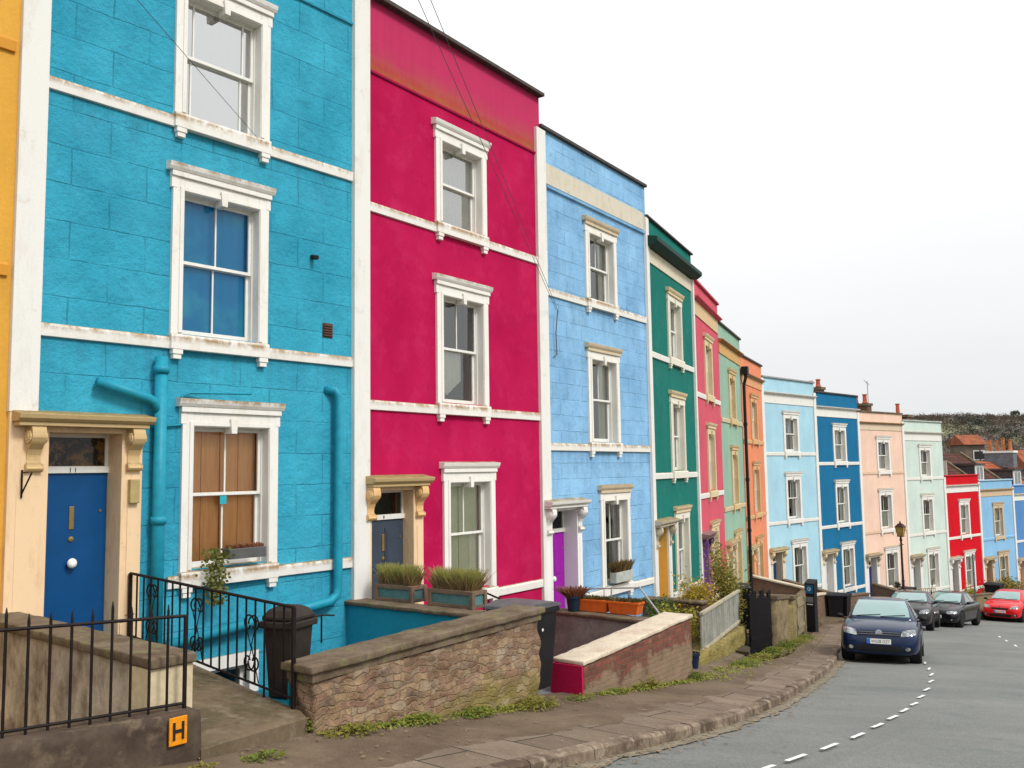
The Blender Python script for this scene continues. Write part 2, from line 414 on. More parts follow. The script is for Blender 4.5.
# overcast: brighter towards the zenith
st_ = nt.nodes.new('ShaderNodeMapRange'); st_.inputs[1].default_value = .1; st_.inputs[2].default_value = .8; st_.inputs[3].default_value = 1.02; st_.inputs[4].default_value = 1.5
nt.links.new(sp_.outputs[2], st_.inputs[0])
b2 = nt.nodes.new('ShaderNodeBackground'); nt.links.new(mm.outputs[2], b2.inputs[0]); nt.links.new(st_.outputs[0], b2.inputs[1])
ms = nt.nodes.new('ShaderNodeMixShader'); ms.inputs[0].default_value = .93
nt.links.new(b1.outputs[0], ms.inputs[1]); nt.links.new(b2.outputs[0], ms.inputs[2]); nt.links.new(ms.outputs[0], wo.inputs[0])
sl = bpy.data.lights.new('sun', 'SUN'); sl.energy = 2.5; sl.angle = R(14); sl.color = (1, .965, .92)
so = bpy.data.objects.new('sun', sl); col.objects.link(so); so.rotation_euler = (-sdir).to_track_quat('-Z', 'Y').to_euler(); so.location = (0, -20, 30)

# ---- materials of the ground
def asphalt():
    t = NT('worn_asphalt'); t.set(Roughness=.9, Specular_IOR_Level=.15)
    a = t.mix(t.ramp(t.noise(.35, detail=6, rough=.6), [(.35, 0.), (.65, 1.)]), (.172, .18, .17), (.215, .22, .206))
    a = t.mix(t.ramp(t.noise(1.4, detail=8, rough=.7), [(.5, 0.), (.72, 1.)]), a, (.145, .160, .152))
    a = t.mix(.55, a, t.ramp(t.noise(75, detail=3, rough=.8), [(.32, .12), (.68, 1.65)]), 'MULTIPLY')
    # lighter worn wheel tracks, dark oil spots, coarse stone
    a = t.mix(t.math('MULTIPLY', t.ramp(t.noise(.9, t.mapped((.35, 1, 1), rot=(0, 0, -.9)), detail=7, rough=.65), [(.45, 0.), (.7, 1.)]), .5), a, (.24, .243, .228))
    a = t.mix(t.ramp(t.noise(3.1, detail=5, rough=.6), [(.66, 0.), (.74, .5)]), a, (.09, .095, .09))
    a = t.mix(.5, a, t.ramp(t.noise(22, detail=6, rough=.8), [(.3, .6), (.7, 1.3)]), 'MULTIPLY')
    t.color(a); t.normal(t.bump(t.noise(120, detail=3, rough=.8), .5, .006)); return t.m
def paving():
    """UV: metres along the kerb, metres from the facades"""
    t = NT('old_paving'); t.set(Roughness=.9, Specular_IOR_Level=.12)
    u, v, _ = t.sep(t.tc.outputs['UV'])
    br = t.n('ShaderNodeTexBrick'); br.inputs['Scale'].default_value = 1; br.inputs['Brick Width'].default_value = .95; br.inputs['Row Height'].default_value = .62
    br.inputs['Mortar Size'].default_value = .012; br.inputs['Color1'].default_value = (.23, .175, .13, 1); br.inputs['Color2'].default_value = (.16, .12, .088, 1); br.inputs['Mortar'].default_value = (.05, .045, .03, 1)
    t.l(t.comb(v, u), br.inputs['Vector'])
    slab = t.mix(.55, br.outputs['Color'], t.ramp(t.noise(2.2, detail=8, rough=.7), [(.3, .55), (.7, 1.45)]), 'MULTIPLY')
    tar = t.mix(t.ramp(t.noise(.8, detail=8, rough=.7), [(.4, 0.), (.62, 1.)]), (.115, .08, .055), (.18, .133, .092))
    f = t.math('ADD', v, t.math('MULTIPLY', t.math('SUBTRACT', t.noise(1.1, detail=5), .5), 1.1))
    c = t.mix(t.ramp(f, [(.55, 0.), (.57, 1.)]), slab, tar)
    # v here = distance from the kerb
    c = t.mix(t.math('MULTIPLY', t.ramp(t.math('ADD', t.math('MULTIPLY', v, .5), t.noise(2.6, detail=8, rough=.75)), [(1.05, 0.), (1.4, 1.)]), .7), c, (.1, .095, .03))
    c = t.mix(t.ramp(t.noise(1.7, detail=9, rough=.8), [(.55, 0.), (.7, .6)]), c, (.28, .215, .15))
    c = t.mix(.4, c, t.ramp(t.noise(60, detail=4), [(.3, .4), (.7, 1.2)]), 'MULTIPLY')
    t.color(c)
    nb = t.bump(t.math('SUBTRACT', 1, br.outputs['Fac']), .5, .01); t.normal(t.bump(t.noise(45, detail=6), .4, .012, nb)); return t.m
ASPH, PAVE = asphalt(), paving()
KERB = two('worn_kerb_stone', (.25, .19, .14), (.1, .07, .05), 2.2, c3=(.33, .27, .2))
ROADW = NT('worn_road_paint'); ROADW.set(Roughness=.7)
ROADW.color(ROADW.mix(ROADW.ramp(ROADW.noise(9, detail=8, rough=.75), [(.45, 0.), (.75, .75)]), (.78, .78, .75), (.3, .31, .3))); ROADW = ROADW.m
SOIL = two('dark_soil', (.08, .06, .04), (.05, .045, .025), 2)
CONC = two('mossy_concrete', (.17, .125, .08), (.1, .08, .045), 1.6, c3=(.21, .17, .12), bump=.25)

def strip(name, s0, s1, ds, rows, m, kind='structure', step=.5, uvf=None):
    """a sheet that follows the street: rows = [(d or function of s, dz)]"""
    n = max(2, int((s1-s0)/step)+1); vs = []; uv = []
    for i in range(n):
        s = s0+(s1-s0)*i/(n-1)
        for d, dz in rows:
            dd = d(s) if callable(d) else d
            x, y = xy(s, dd); vs.append((x, y, g(s)+(dz(s) if callable(dz) else dz))); uv.append((s, uvf(s, dd) if uvf else dd))
    k = len(rows); fs = [(i*k+j, i*k+j+1, (i+1)*k+j+1, (i+1)*k+j) for i in range(n-1) for j in range(k-1)]
    me = bpy.data.meshes.new(name); me.from_pydata(vs, [], fs); me.materials.append(m)
    ul = me.uv_layers.new(name='UV')
    for l in me.loops: ul.data[l.index].uv = uv[l.vertex_index]
    o = bpy.data.objects.new(name, me); col.objects.link(o)
    return tag(o, kind=kind) if kind else o

# ground: one sheet to the horizon, sunk a little below street and gardens
gx = np.unique(np.concatenate([[-900, -500, -250, -120, -60, -35, -25], np.arange(-18, 48, .6), [50, 56, 64, 80, 110, 160, 260, 450, 900, 1500]]))
gy = np.unique(np.concatenate([[-600, -300, -120, -60, -30], np.arange(-16, 78, .6), [80, 86, 95, 110, 130, 170, 230, 320, 450, 700, 1200, 2200]]))
vs = []
for y in gy:
    for x in gx:
        s, d = sd_of(x, y)
        s = max(-40, min(s, 95))
        if d > 3.2: z = g(s)-.35
        elif d > 2.7: z = g(s)-.35-2.3*(3.2-d)/.5
        elif d > -9: z = g(s)-2.65
        else: z = g(s)-2.65
        far = max(0, math.hypot(x-15, y-30)-70)
        z = z-min(far*.05, 6)
        vs.append((float(x), float(y), float(z)))
nx = len(gx)
me = bpy.data.meshes.new('ground'); me.from_pydata(vs, [], [(j*nx+i, j*nx+i+1, (j+1)*nx+i+1, (j+1)*nx+i) for j in range(len(gy)-1) for i in range(nx-1)])
me.materials.append(two('dull_grass_ground', (.09, .085, .04), (.06, .07, .03), .3)); tag(bpy.data.objects.new('ground', me), kind='structure'); col.objects.link(bpy.data.objects['ground'])

kd = kerb_d
strip('road', -22, 74, 0, [(lambda s: kd(s)-.02, -.12), (lambda s: kd(s)+.5, -.115), (lambda s: kd(s)+1.5, -.09), (7., -.07), (8.4, -.085), (9.75, -.12)], ASPH)
strip('pavement', -22, 74, 0, [(lambda s: min(2.9, kd(s)-1.0) if s > 10.5 else 3.0, .012), (lambda s: kd(s)-1.0, .006), (lambda s: kd(s)-.14, 0)], PAVE, uvf=lambda s, d: kd(s)-.14-d)
strip('opposite_pavement', -22, 74, 0, [(9.6, -.2), (9.6, 0), (9.75, .004), (12.5, .03)], PAVE, uvf=lambda s, d: d-9.6)
# kerb: single stones with joints
kb = MB(); s = -21.
random.seed(3)
while s < 72:
    L = random.uniform(.75, 1.05) if s < 25 else 3.; e1 = s+L-.012
    jz = random.uniform(-.006, .006)
    ring = []
    for ss in (s, (s+e1)/2, e1):
        k0 = kd(ss)
        ring.append([P3(ss, k0-.15, -.2), P3(ss, k0-.15, .006+jz), P3(ss, k0-.03, .004+jz), P3(ss, k0, -.022+jz), P3(ss, k0+.012, -.2)])
    vsr = [q for r_ in ring for q in r_]
    fs = [(a*5+b, a*5+b+1, a*5+b+6, a*5+b+5) for a in range(2) for b in range(4)]+[(0, 1, 2, 3, 4), (14, 13, 12, 11, 10)]
    kb.add(vsr, fs); s += L
tag(kb.build('kerb', KERB), kind='structure')
# gutter: silt and leaf litter against the kerb
LITT = two('leaf_litter_silt', (.25, .21, .15), (.17, .15, .12), 5, c3=(.33, .29, .21), bump=.5)
gl_ = strip('gutter_silt', 1.0, 17, 0, [(lambda s: kd(s)+.006, -.108), (lambda s: kd(s)+.07+.05*noise.noise(Vector((s*1.3, 0, 0))), -.1), (lambda s: kd(s)+.17+.13*noise.noise(Vector((s*1.7, 3, 0)))+.06*noise.noise(Vector((s*6, 3, 0))), -.106)], LITT, kind='stuff', step=.12)
random.seed(11)
lf = MB()
for _ in range(800):
    s = random.uniform(.5, 19); d = kd(s)+abs(random.gauss(.04, .2)); a = random.uniform(0, 6.28); r = random.uniform(.008, .026)
    p = P3(s, d, -.112+.03*min(1, (d-kd(s))/1.5)+random.uniform(.006, .02))
    lf.quad(*[p+Vector((math.cos(a+k)*r*(1.6 if i % 2 else .8), math.sin(a+k)*r*(1.6 if i % 2 else .8), random.uniform(-.003, .008))) for i, k in enumerate((0, 1.57, 3.14, 4.71))])
for _ in range(500):
    s = random.uniform(-1, 20); d = random.uniform(max(2.2, kd(s)-2.2), kd(s)-.05) if random.random() < .5 else max(2.6, kd(s)-1.9)+random.uniform(0, .3); a = random.uniform(0, 6.28); r = random.uniform(.008, .02)
    p = P3(s, d, random.uniform(.018, .03))
    lf.quad(*[p+Vector((math.cos(a+k)*r*(1.6 if i % 2 else .8), math.sin(a+k)*r*(1.6 if i % 2 else .8), random.uniform(-.003, .006))) for i, k in enumerate((0, 1.57, 3.14, 4.71))])
tag(lf.build('fallen_leaves', foliage('dry_leaves', (.3, .22, .13), (.2, .15, .09), 8, .1), fix=False), kind='stuff')

# bay line: short worn dashes
dash = [(3.4, 7.09, 2.42, 8.25)]
DP = [(796.8, 759.7), (829.6, 748.3), (858.4, 737), (877.8, 726.7), (892.8, 718.6), (904.4, 711.7), (914, 705), (921.6, 697.8), (926.9, 690.3), (931.3, 682), (931.6, 675.6), (929, 669.5), (925, 663.5), (921, 658.5)]
DASH = []          # filled from the survey: (s, d)
DASH = [(3.72, 6.64), (4.47, 6.64), (5.34, 6.66), (6.3, 6.66), (7.3, 6.61), (8.2, 6.58), (9.11, 6.53), (10.01, 6.48), (11.11, 6.37), (12.24, 6.25), (13.65, 6.09), (14.88, 5.95), (16.04, 5.81), (17.48, 5.67), (18.84, 5.57), (20.2, 5.52), (21.6, 5.5), (23, 5.5)]
def road_dash(s, d, L=.42, wd=.085, z=-.062):
    b = MB(); n = 4; a = []; c = []
    random.seed(int(s*100))
    for i in range(n+1):
        ss = s-L/2+L*i/n; j = random.uniform(-.006, .006)
        a.append(P3(ss, d-wd/2+j, z)); c.append(P3(ss, d+wd/2+j, z))
    vs = a+c; fs = [(i, i+1, n+2+i, n+1+i) for i in range(n)]
    b.add(vs, fs); return b.build('bay_line_dash', ROADW)
for i, (s, d) in enumerate(DASH):
    tag(road_dash(s, d+.0, L=.47 if i < 9 else .5, wd=.05), kind='structure')
for s, d, L in ((29.8, 8.3, .8), (27.6, 8.35, .7), (25.4, 8.4, .7)):
    tag(road_dash(s, d, L, .06, -.075), kind='structure')

# ================================================================= HOUSES
TH0 = 3.6            # a house root stands 3.6 m below its lower string course top
def sash_window(root, x0, x1, z0, z1, tm=None, cur='dark', bars='both', detail=True, sill=True, cornice=True, key=True, sashm=None, cap=None, curc=None, rev=.2, wide=.145, glass=None):
    """z given above the string course; returns the window part"""
    tm = tm or WHITE; Z = TH0; bev = .006 if detail else 0
    b = MB()
    b.box(x0-wide, x0+.012, -.045, rev, z0-.02, z1+.17)
    b.box(x1-.012, x1+wide, -.045, rev, z0-.02, z1+.17)
    b.box(x0+.012, x1-.012, -.043, rev, z1-.012, z1+.168)
    if detail:   # shallow inner fillet and ears
        b.box(x0-.05, x0+.005, -.06, -.04, z0, z1+.05); b.box(x1-.005, x1+.05, -.06, -.04, z0, z1+.05); b.box(x0-.05, x1+.05, -.058, -.04, z1, z1+.055)
        b.box(x0-wide-.025, x0-wide+.05, -.05, .01, z1+.02, z1+.172); b.box(x1+wide-.05, x1+wide+.025, -.05, .01, z1+.02, z1+.172)
    b.shift(dz=Z); win = b.build('window', tm, root, bev)
    if key:
        k = MB().extrude([(-.055, z1+.1), (.055, z1+.1), (.04, z1-.09), (-.04, z1-.09)], -.085, .08, 'y').shift((x0+x1)/2, 0, Z)
        k.build('keystone', tm, win, bev)
    if cornice:
        c = MB()
        c.box(x0-wide-.03, x1+wide+.03, -.075, .01, z1+.168, z1+.235)
        c.extrude([(.01, z1+.235), (-.08, z1+.235), (-.105, z1+.275), (-.12, z1+.33), (.01, z1+.35)], x0-wide-.08, x1+wide+.07)
        c.shift(dz=Z).build('head_moulding', cap or tm, win, bev)
    if sill:
        c = MB().extrude([(.19, z0-.215), (-.085, z0-.21), (-.09, z0-.05), (-.08, z0-.02), (.19, z0+.012)], x0-wide-.01, x1+wide+.0)
        c.shift(dz=Z).build('sill', tm, win, bev)
        for xx in (x0-.06, x1+.06):
            c = MB().box(xx-.07, xx+.07, -.08, .01, z0-.27, z0-.2).box(xx-.055, xx+.055, -.068, .01, z0-.33, z0-.26)
            c.shift(dz=Z).build('sill_bracket', tm, win, bev)
    # sashes: the upper one stands forward of the lower
    sm = sashm or SASH; zm = (z0+z1)/2+.01; yu, yl = .115, .165; w = .042
    f = MB()
    f.box(x0, x0+.03, .095, .2, z0, z1); f.box(x1-.03, x1, .095, .2, z0, z1); f.box(x0, x1, .095, .2, z1-.03, z1+.005)
    X0, X1 = x0+.028, x1-.028
    for (y, a, c_) in ((yu, zm, z1-.02), (yl, z0+.0, zm+.035)):
        f.box(X0, X0+w, y, y+.04, a, c_); f.box(X1-w, X1, y, y+.04, a, c_)
        f.box(X0+w, X1-w, y+.001, y+.039, c_-w, c_); f.box(X0+w, X1-w, y+.001, y+.039, a, a+(w if y == yu else w*1.8))
    xm = (X0+X1)/2
    def vb(y, a, c_, x): f.box(x-.011, x+.011, y+.004, y+.036, a+.02, c_-.02)
    if bars in ('both', 'upper'): vb(yu, zm, z1-.02, xm)
    if bars in ('both', 'lower'): vb(yl, z0, zm+.035, xm)
    if bars == 'side':
        for x in (X0+.17, X1-.17): vb(yu, zm, z1-.02, x); vb(yl, z0, zm+.035, x)
    f.shift(dz=Z).build('sash_frame', sm, win, .003 if detail else 0)
    p = MB()
    t1, t2 = random.uniform(-.004, .004), random.uniform(-.004, .004)
    p.quad((X0+.02, yu+.02+t1, zm+.02), (X1-.02, yu+.02-t1, zm+.02), (X1-.02, yu+.02-t1+t2, z1-.04), (X0+.02, yu+.02+t1+t2, z1-.04))
    p.quad((X0+.02, yl+.02-t2, z0+.04), (X1-.02, yl+.02+t1, z0+.04), (X1-.02, yl+.02+t1, zm+.0), (X0+.02, yl+.02-t2, zm+.0))
    p.shift(dz=Z).build('pane', glass or GLASS, win, fix=False)
    # what hangs or stands behind the glass
    def cloth(xa, xb, za, zb, y=.225, amp=.018, n=9, hem=None):
        c = MB(); N = max(8, int((xb-xa)*40)); vs = []
        for i in range(N+1):
            x = xa+(xb-xa)*i/N; yy = y+amp*math.sin(n*2*math.pi*(x-x0)/(x1-x0)+math.sin(i*.7))
            za_ = za+(hem((x-xa)/(xb-xa)) if hem else 0)
            vs += [(x, yy, za_), (x, yy*1.0, zb)]
        return c.add(vs, [(2*i, 2*i+2, 2*i+3, 2*i+1) for i in range(N)])
    if cur in ('net', 'netlow', 'halves', 'drape', 'full', 'blue', 'v'):
        cc = MB()
        if cur == 'net': cc = cloth(x0+.02, x1-.02, z0, z1, .225, .01, 14)
        if cur == 'full': cc = cloth(x0+.02, x1-.02, z0, z1, .225, .004, 3)
        if cur == 'blue': cc = cloth(x0+.02, x1-.02, z0, z1, .222, .003, 3)
        if cur == 'netlow': cc = cloth(x0+.02, x1-.02, z0, z0+(z1-z0)*.5, .225, .01, 12)
        if cur == 'v':
            cc = cloth(x0+.02, x0+(x1-x0)*.72, z0+.05, zm+.02, .225, .01, 10, hem=lambda q: .1+.28*abs(q-.5)*2)
            cc.add(*(lambda q: (q.v, q.f))(cloth(x0+.02, x0+.12, zm, z1, .3, .01, 10)))
        if cur in ('halves', 'drape'):
            fr = .34 if cur == 'halves' else .22
            cc = cloth(x0+.02, x0+(x1-x0)*fr, z0, z1, .232, .012, 16)
            d2 = cloth(x1-(x1-x0)*fr, x1-.02, z0, z1, .232, .012, 16); cc.add(d2.v, d2.f)
        cc.shift(dz=Z).build('curtain', curc or NETM, win, smooth=True)
    if cur in ('shutter', 'wood'):
        s_ = MB(); n = 4; g_ = .006
        for i in range(n):
            a = x0+.02+(x1-x0-.04)*i/n; c_ = x0+.02+(x1-x0-.04)*(i+1)/n
            s_.box(a+g_, c_-g_, .235+.006*(i % 2), .26, z0+.02, z1-.02)
        s_.shift(dz=Z).build('shutter', curc or CREAM, win, .003)
    if cur == 'slats':
        s_ = MB(); n = 16
        for i in range(n):
            a = x0+.04+(x1-x0-.08)*i/n
            s_.box(a, a+.03, .27, .275, (zm if True else z0), z1-.04)
        s_.shift(dz=Z).build('blind', curc or NETM, win)
    return win

NETM = plain('lace_curtain', (.78, .76, .66), .9, var=.12, vs=30)
NETD = plain('grey_curtain', (.36, .32, .29), .9, var=.25, vs=14)
BLUEC = NT('blue_blind_sky_reflection'); BLUEC.set(Roughness=.5)
BLUEC.color(BLUEC.mix(BLUEC.ramp(BLUEC.noise(1.3, detail=5), [(.5, 0.), (.68, 1.)]), (.0, .42, .85), (.05, .7, .95))); BLUEC = BLUEC.m  # reflected sky and cloud are painted into the blind's blue
WOODP = NT('pale_pine_boards'); WOODP.set(Roughness=.6)
_w = WOODP.noise(3.2, WOODP.mapped((7, 7, .6)), detail=7, rough=.65)
_c = WOODP.mix(WOODP.ramp(_w, [(.35, 0.), (.7, 1.)]), (.98, .52, .22), (.85, .36, .11))
_x = WOODP.sep(WOODP.tc.outputs['Object'])[0]
WOODP.color(_c); WOODP = WOODP.m
SHUTC = plain('cream_shutter_paint', (.92, .9, .68), .6, var=.07)

def scroll_corbel(root, x, z1, m, w=.15, proj=.2, h=.5):
    """console bracket: an S-shaped profile carried out from the wall"""
    pr = []
    for i in range(25):
        q = i/24
        y = -float(np.interp(q, (0, .1, .24, .36, .5, .64, .76, .84, .91, .97, 1), (.9, 1.0, 1.02, .86, .5, .34, .32, .5, .6, .5, .3)))*proj
        pr.append((y, z1-h*q))
    poly = pr+[(.0, z1-h), (.0, z1)]
    b = MB().extrude(poly, x-w/2, x+w/2)
    for s in (-1, 1):
        b.lathe([(.075, x+s*w/2-.002), (.075, x+s*(w/2+.018)), (.045, x+s*(w/2+.025)), (.045, x+s*(w/2+.03))], (0, -.115, z1-.115), 14, 'x')
        b.lathe([(.045, x+s*w/2-.002), (.045, x+s*(w/2+.016))], (0, -.075, z1-h+.05), 12, 'x')
    return b.shift(dz=TH0).build('corbel', m, root, .006)

def doorway(root, x0, x1, ztop, dm, sm, cm, num=None, detail=True, xl=None, xr=None, can=None, panels=True, light=None, knobm=None, corbm=None, rec=.27, revm=None):
    """surround with canopy on two consoles, door set back in it, fanlight above"""
    Z = TH0; zb = -3.6; zt = ztop     # canopy underside
    xl = x0-.28 if xl is None else xl; xr = x1+.27 if xr is None else xr
    b = MB().box(xl, x0+.015, -.05, .34, zb-.5, zt).box(x1-.015, xr, -.05, .34, zb-.5, zt)
    b.box(xl+.001, xr-.001, -.048, .34, zt-.06, zt+.01)
    b.box(xl-.02, x0+.0, -.07, .0, zb-.5, zb+.22).box(x1, xr+.02, -.07, .0, zb-.5, zb+.22)
    if detail: b.box(xl+.05, x0-.06, -.062, -.045, zb+.3, zt-.62).box(x1+.06, xr-.05, -.062, -.045, zb+.3, zt-.62)
    sur = b.shift(dz=Z).build('door_surround', sm, root, .006 if detail else 0)
    c = MB()
    c.box(xl+.0, xr+.0, -.2, .0, zt, zt+.045); 
    c.extrude([(.0, zt+.045), (-.21, zt+.045), (-.25, zt+.08), (-.265, zt+.13), (.0, zt+.18)], xl-.02, xr+.05)
    c.shift(dz=Z).build('door_canopy', can or cm, sur, .008 if detail else 0)
    for x in ((xl+x0)/2+.03, (x1+xr)/2): scroll_corbel(sur, x, zt, corbm or cm)
    # door leaf
    y = rec; zl = zt-.47
    d = MB().box(x0+.02, x1-.02, y, y+.045, zb, zl-.04)
    if panels:
        mx = (x0+x1)/2
        for a, c_ in ((x0+.12, mx-.04), (mx+.04, x1-.12)):
            for q, r_ in ((zb+.25, zb+.85), (zb+1.0, zl-.16)):
                d.box(a, c_, y-.012, y+.01, q, r_)
                d.box(a+.035, c_-.035, y-.02, y+.01, q+.035, r_-.035)
    door = d.shift(dz=Z).build('door', dm, root, .004)
    MB().box(x0+.015, x1-.015, y-.03, y+.05, zl-.04, zl+.04).shift(dz=Z).build('transom', WHITE, sur, .004)
    MB().box(x0, x1, -.04, .3, zb-.14, zb-.005).shift(dz=Z).build('doorstep', CONC, sur, .008)
    if detail:
        mx = (x0+x1)/2; br_ = knobm or BRASS
        MB().lathe([(.012, 0), (.012, -.03), (.05, -.035), (.058, -.055), (.045, -.08), (.0, -.09)], (mx+.0, y, zb+.92+Z), 16, 'y').build('door_knob', KNOBW, door, smooth=True)
        MB().box(mx-.028, mx+.028, y-.012, y, zb+1.3+Z, zb+1.56+Z).build('letterbox', br_, door, .004)
        MB().lathe([(.03, 0), (.03, -.012), (.01, -.015)], (mx-.0, y, zb+1.19+Z), 12, 'y').build('keyhole', br_, door)
        MB().lathe([(.015, 0), (.015, -.012)], (x1-.1, y, zb+1.5+Z), 12, 'y').build('door_lock', br_, door)
    # fanlight
    f = MB().box(x0+.015, x0+.05, y, y+.04, zl+.04, zt-.06).box(x1-.05, x1-.015, y, y+.04, zl+.04, zt-.06).box(x0+.05, x1-.05, y+.001, y+.039, zt-.1, zt-.06)
    fl = f.shift(dz=Z).build('fanlight', light or WHITE, sur)
    MB().quad((x0+.03, y+.02, zl+.03+Z), (x1-.03, y+.02, zl+.03+Z), (x1-.03, y+.02, zt-.07+Z), (x0+.03, y+.02, zt-.07+Z)).build('pane', GLASSD, fl, fix=False)
    if num:
        for k, ch in enumerate(num):
            text_mesh(ch, .075, 'house_number', DARKPAINT, sur, (( x0+x1)/2-.03*len(num)+.06*k, y-.034, zl-.03+Z), (R(90), 0, 0))
    if revm: MB().box(x1-.02, x1-.013, .0, y, zb, zt-.06).box(x0+.013, x0+.02, .0, y, zb, zt-.06).shift(dz=Z).build('reveal_lining', revm, sur)
    return sur, door
BRASS = plain('aged_brass', (.4, .27, .1), .35, metal=.8)
KNOBW = plain('white_china_knob', (.8, .8, .76), .25, var=.03)
DARKPAINT = plain('black_paint', (.02, .02, .02), .5)
def text_mesh(s, size, name, m, parent, loc, rot, extrude=.002, mat_world=None):
    cu = bpy.data.curves.new(name, 'FONT'); cu.body = s; cu.size = size; cu.extrude = extrude; cu.align_x = 'LEFT'
    o = bpy.data.objects.new(name+'_tmp', cu); col.objects.link(o)
    dg = bpy.context.evaluated_depsgraph_get(); me = bpy.data.meshes.new_from_object(o.evaluated_get(dg))
    bpy.data.objects.remove(o); me.materials.clear(); me.materials.append(m)
    n = bpy.data.objects.new(name, me); col.objects.link(n); n.parent = parent; n.location = loc; n.rotation_euler = rot
    return n

def chimney(root, x, y, ztop, npots=2, along=.9, m=None, pm=None, cap=None, w=.5, poth=.42):
    poth0 = poth; b = MB().box(x-w/2, x+w/2, y-along/2, y+along/2, 4.6, ztop-.12)
    b.shift(dz=TH0); ch = b.build('chimney', m or BRICKC, root)
    MB().box(x-w/2-.06, x+w/2+.06, y-along/2-.06, y+along/2+.06, ztop-.14, ztop).shift(dz=TH0).build('chimney_cap', cap or COPE, ch)
    for i in range(npots):
        yy = y+(i-(npots-1)/2)*along/max(1, npots)+random.uniform(-.05, .05); poth = poth0*random.uniform(.8, 1.1)
        MB().lathe([(.13, ztop), (.15, ztop+.05), (.115, ztop+.1), (.1, ztop+poth-.08), (.13, ztop+poth-.05), (.13, ztop+poth), (.09, ztop+poth), (.085, ztop+poth-.2)], (x, yy, TH0), 12).build('chimney_pot', pm or TERRA, ch, smooth=False)
    return ch
BRICKC = two('chimney_brick', (.2, .11, .07), (.12, .075, .05), 5)
TERRA = plain('terracotta_pot', (.5, .11, .05), .7, var=.25)
SLATE = two('roof_slate', (.11, .1, .1), (.07, .065, .065), 3)
def tiles(name, c1, c2):
    t = NT(name); t.set(Roughness=.9, Specular_IOR_Level=.08)
    x, y, z = t.sep(t.tc.outputs['Object'])
    br = t.n('ShaderNodeTexBrick'); br.inputs['Scale'].default_value = 1; br.inputs['Brick Width'].default_value = .3; br.inputs['Row Height'].default_value = .17; br.inputs['Mortar Size'].default_value = .015
    br.inputs['Color1'].default_value = c1+(1,); br.inputs['Color2'].default_value = c2+(1,); br.inputs['Mortar'].default_value = dk(c2, .4)+(1,)
    t.l(t.comb(x, z), br.inputs['Vector'])
    t.color(t.mix(.5, br.outputs['Color'], t.ramp(t.noise(1.5, detail=8, rough=.7), [(.3, .5), (.7, 1.2)]), 'MULTIPLY')); return t.m
TILEB = tiles('brown_roof_tiles', (.12, .055, .042), (.075, .035, .028)); TILEO = tiles('orange_roof_tiles', (.42, .13, .06), (.3, .09, .05))

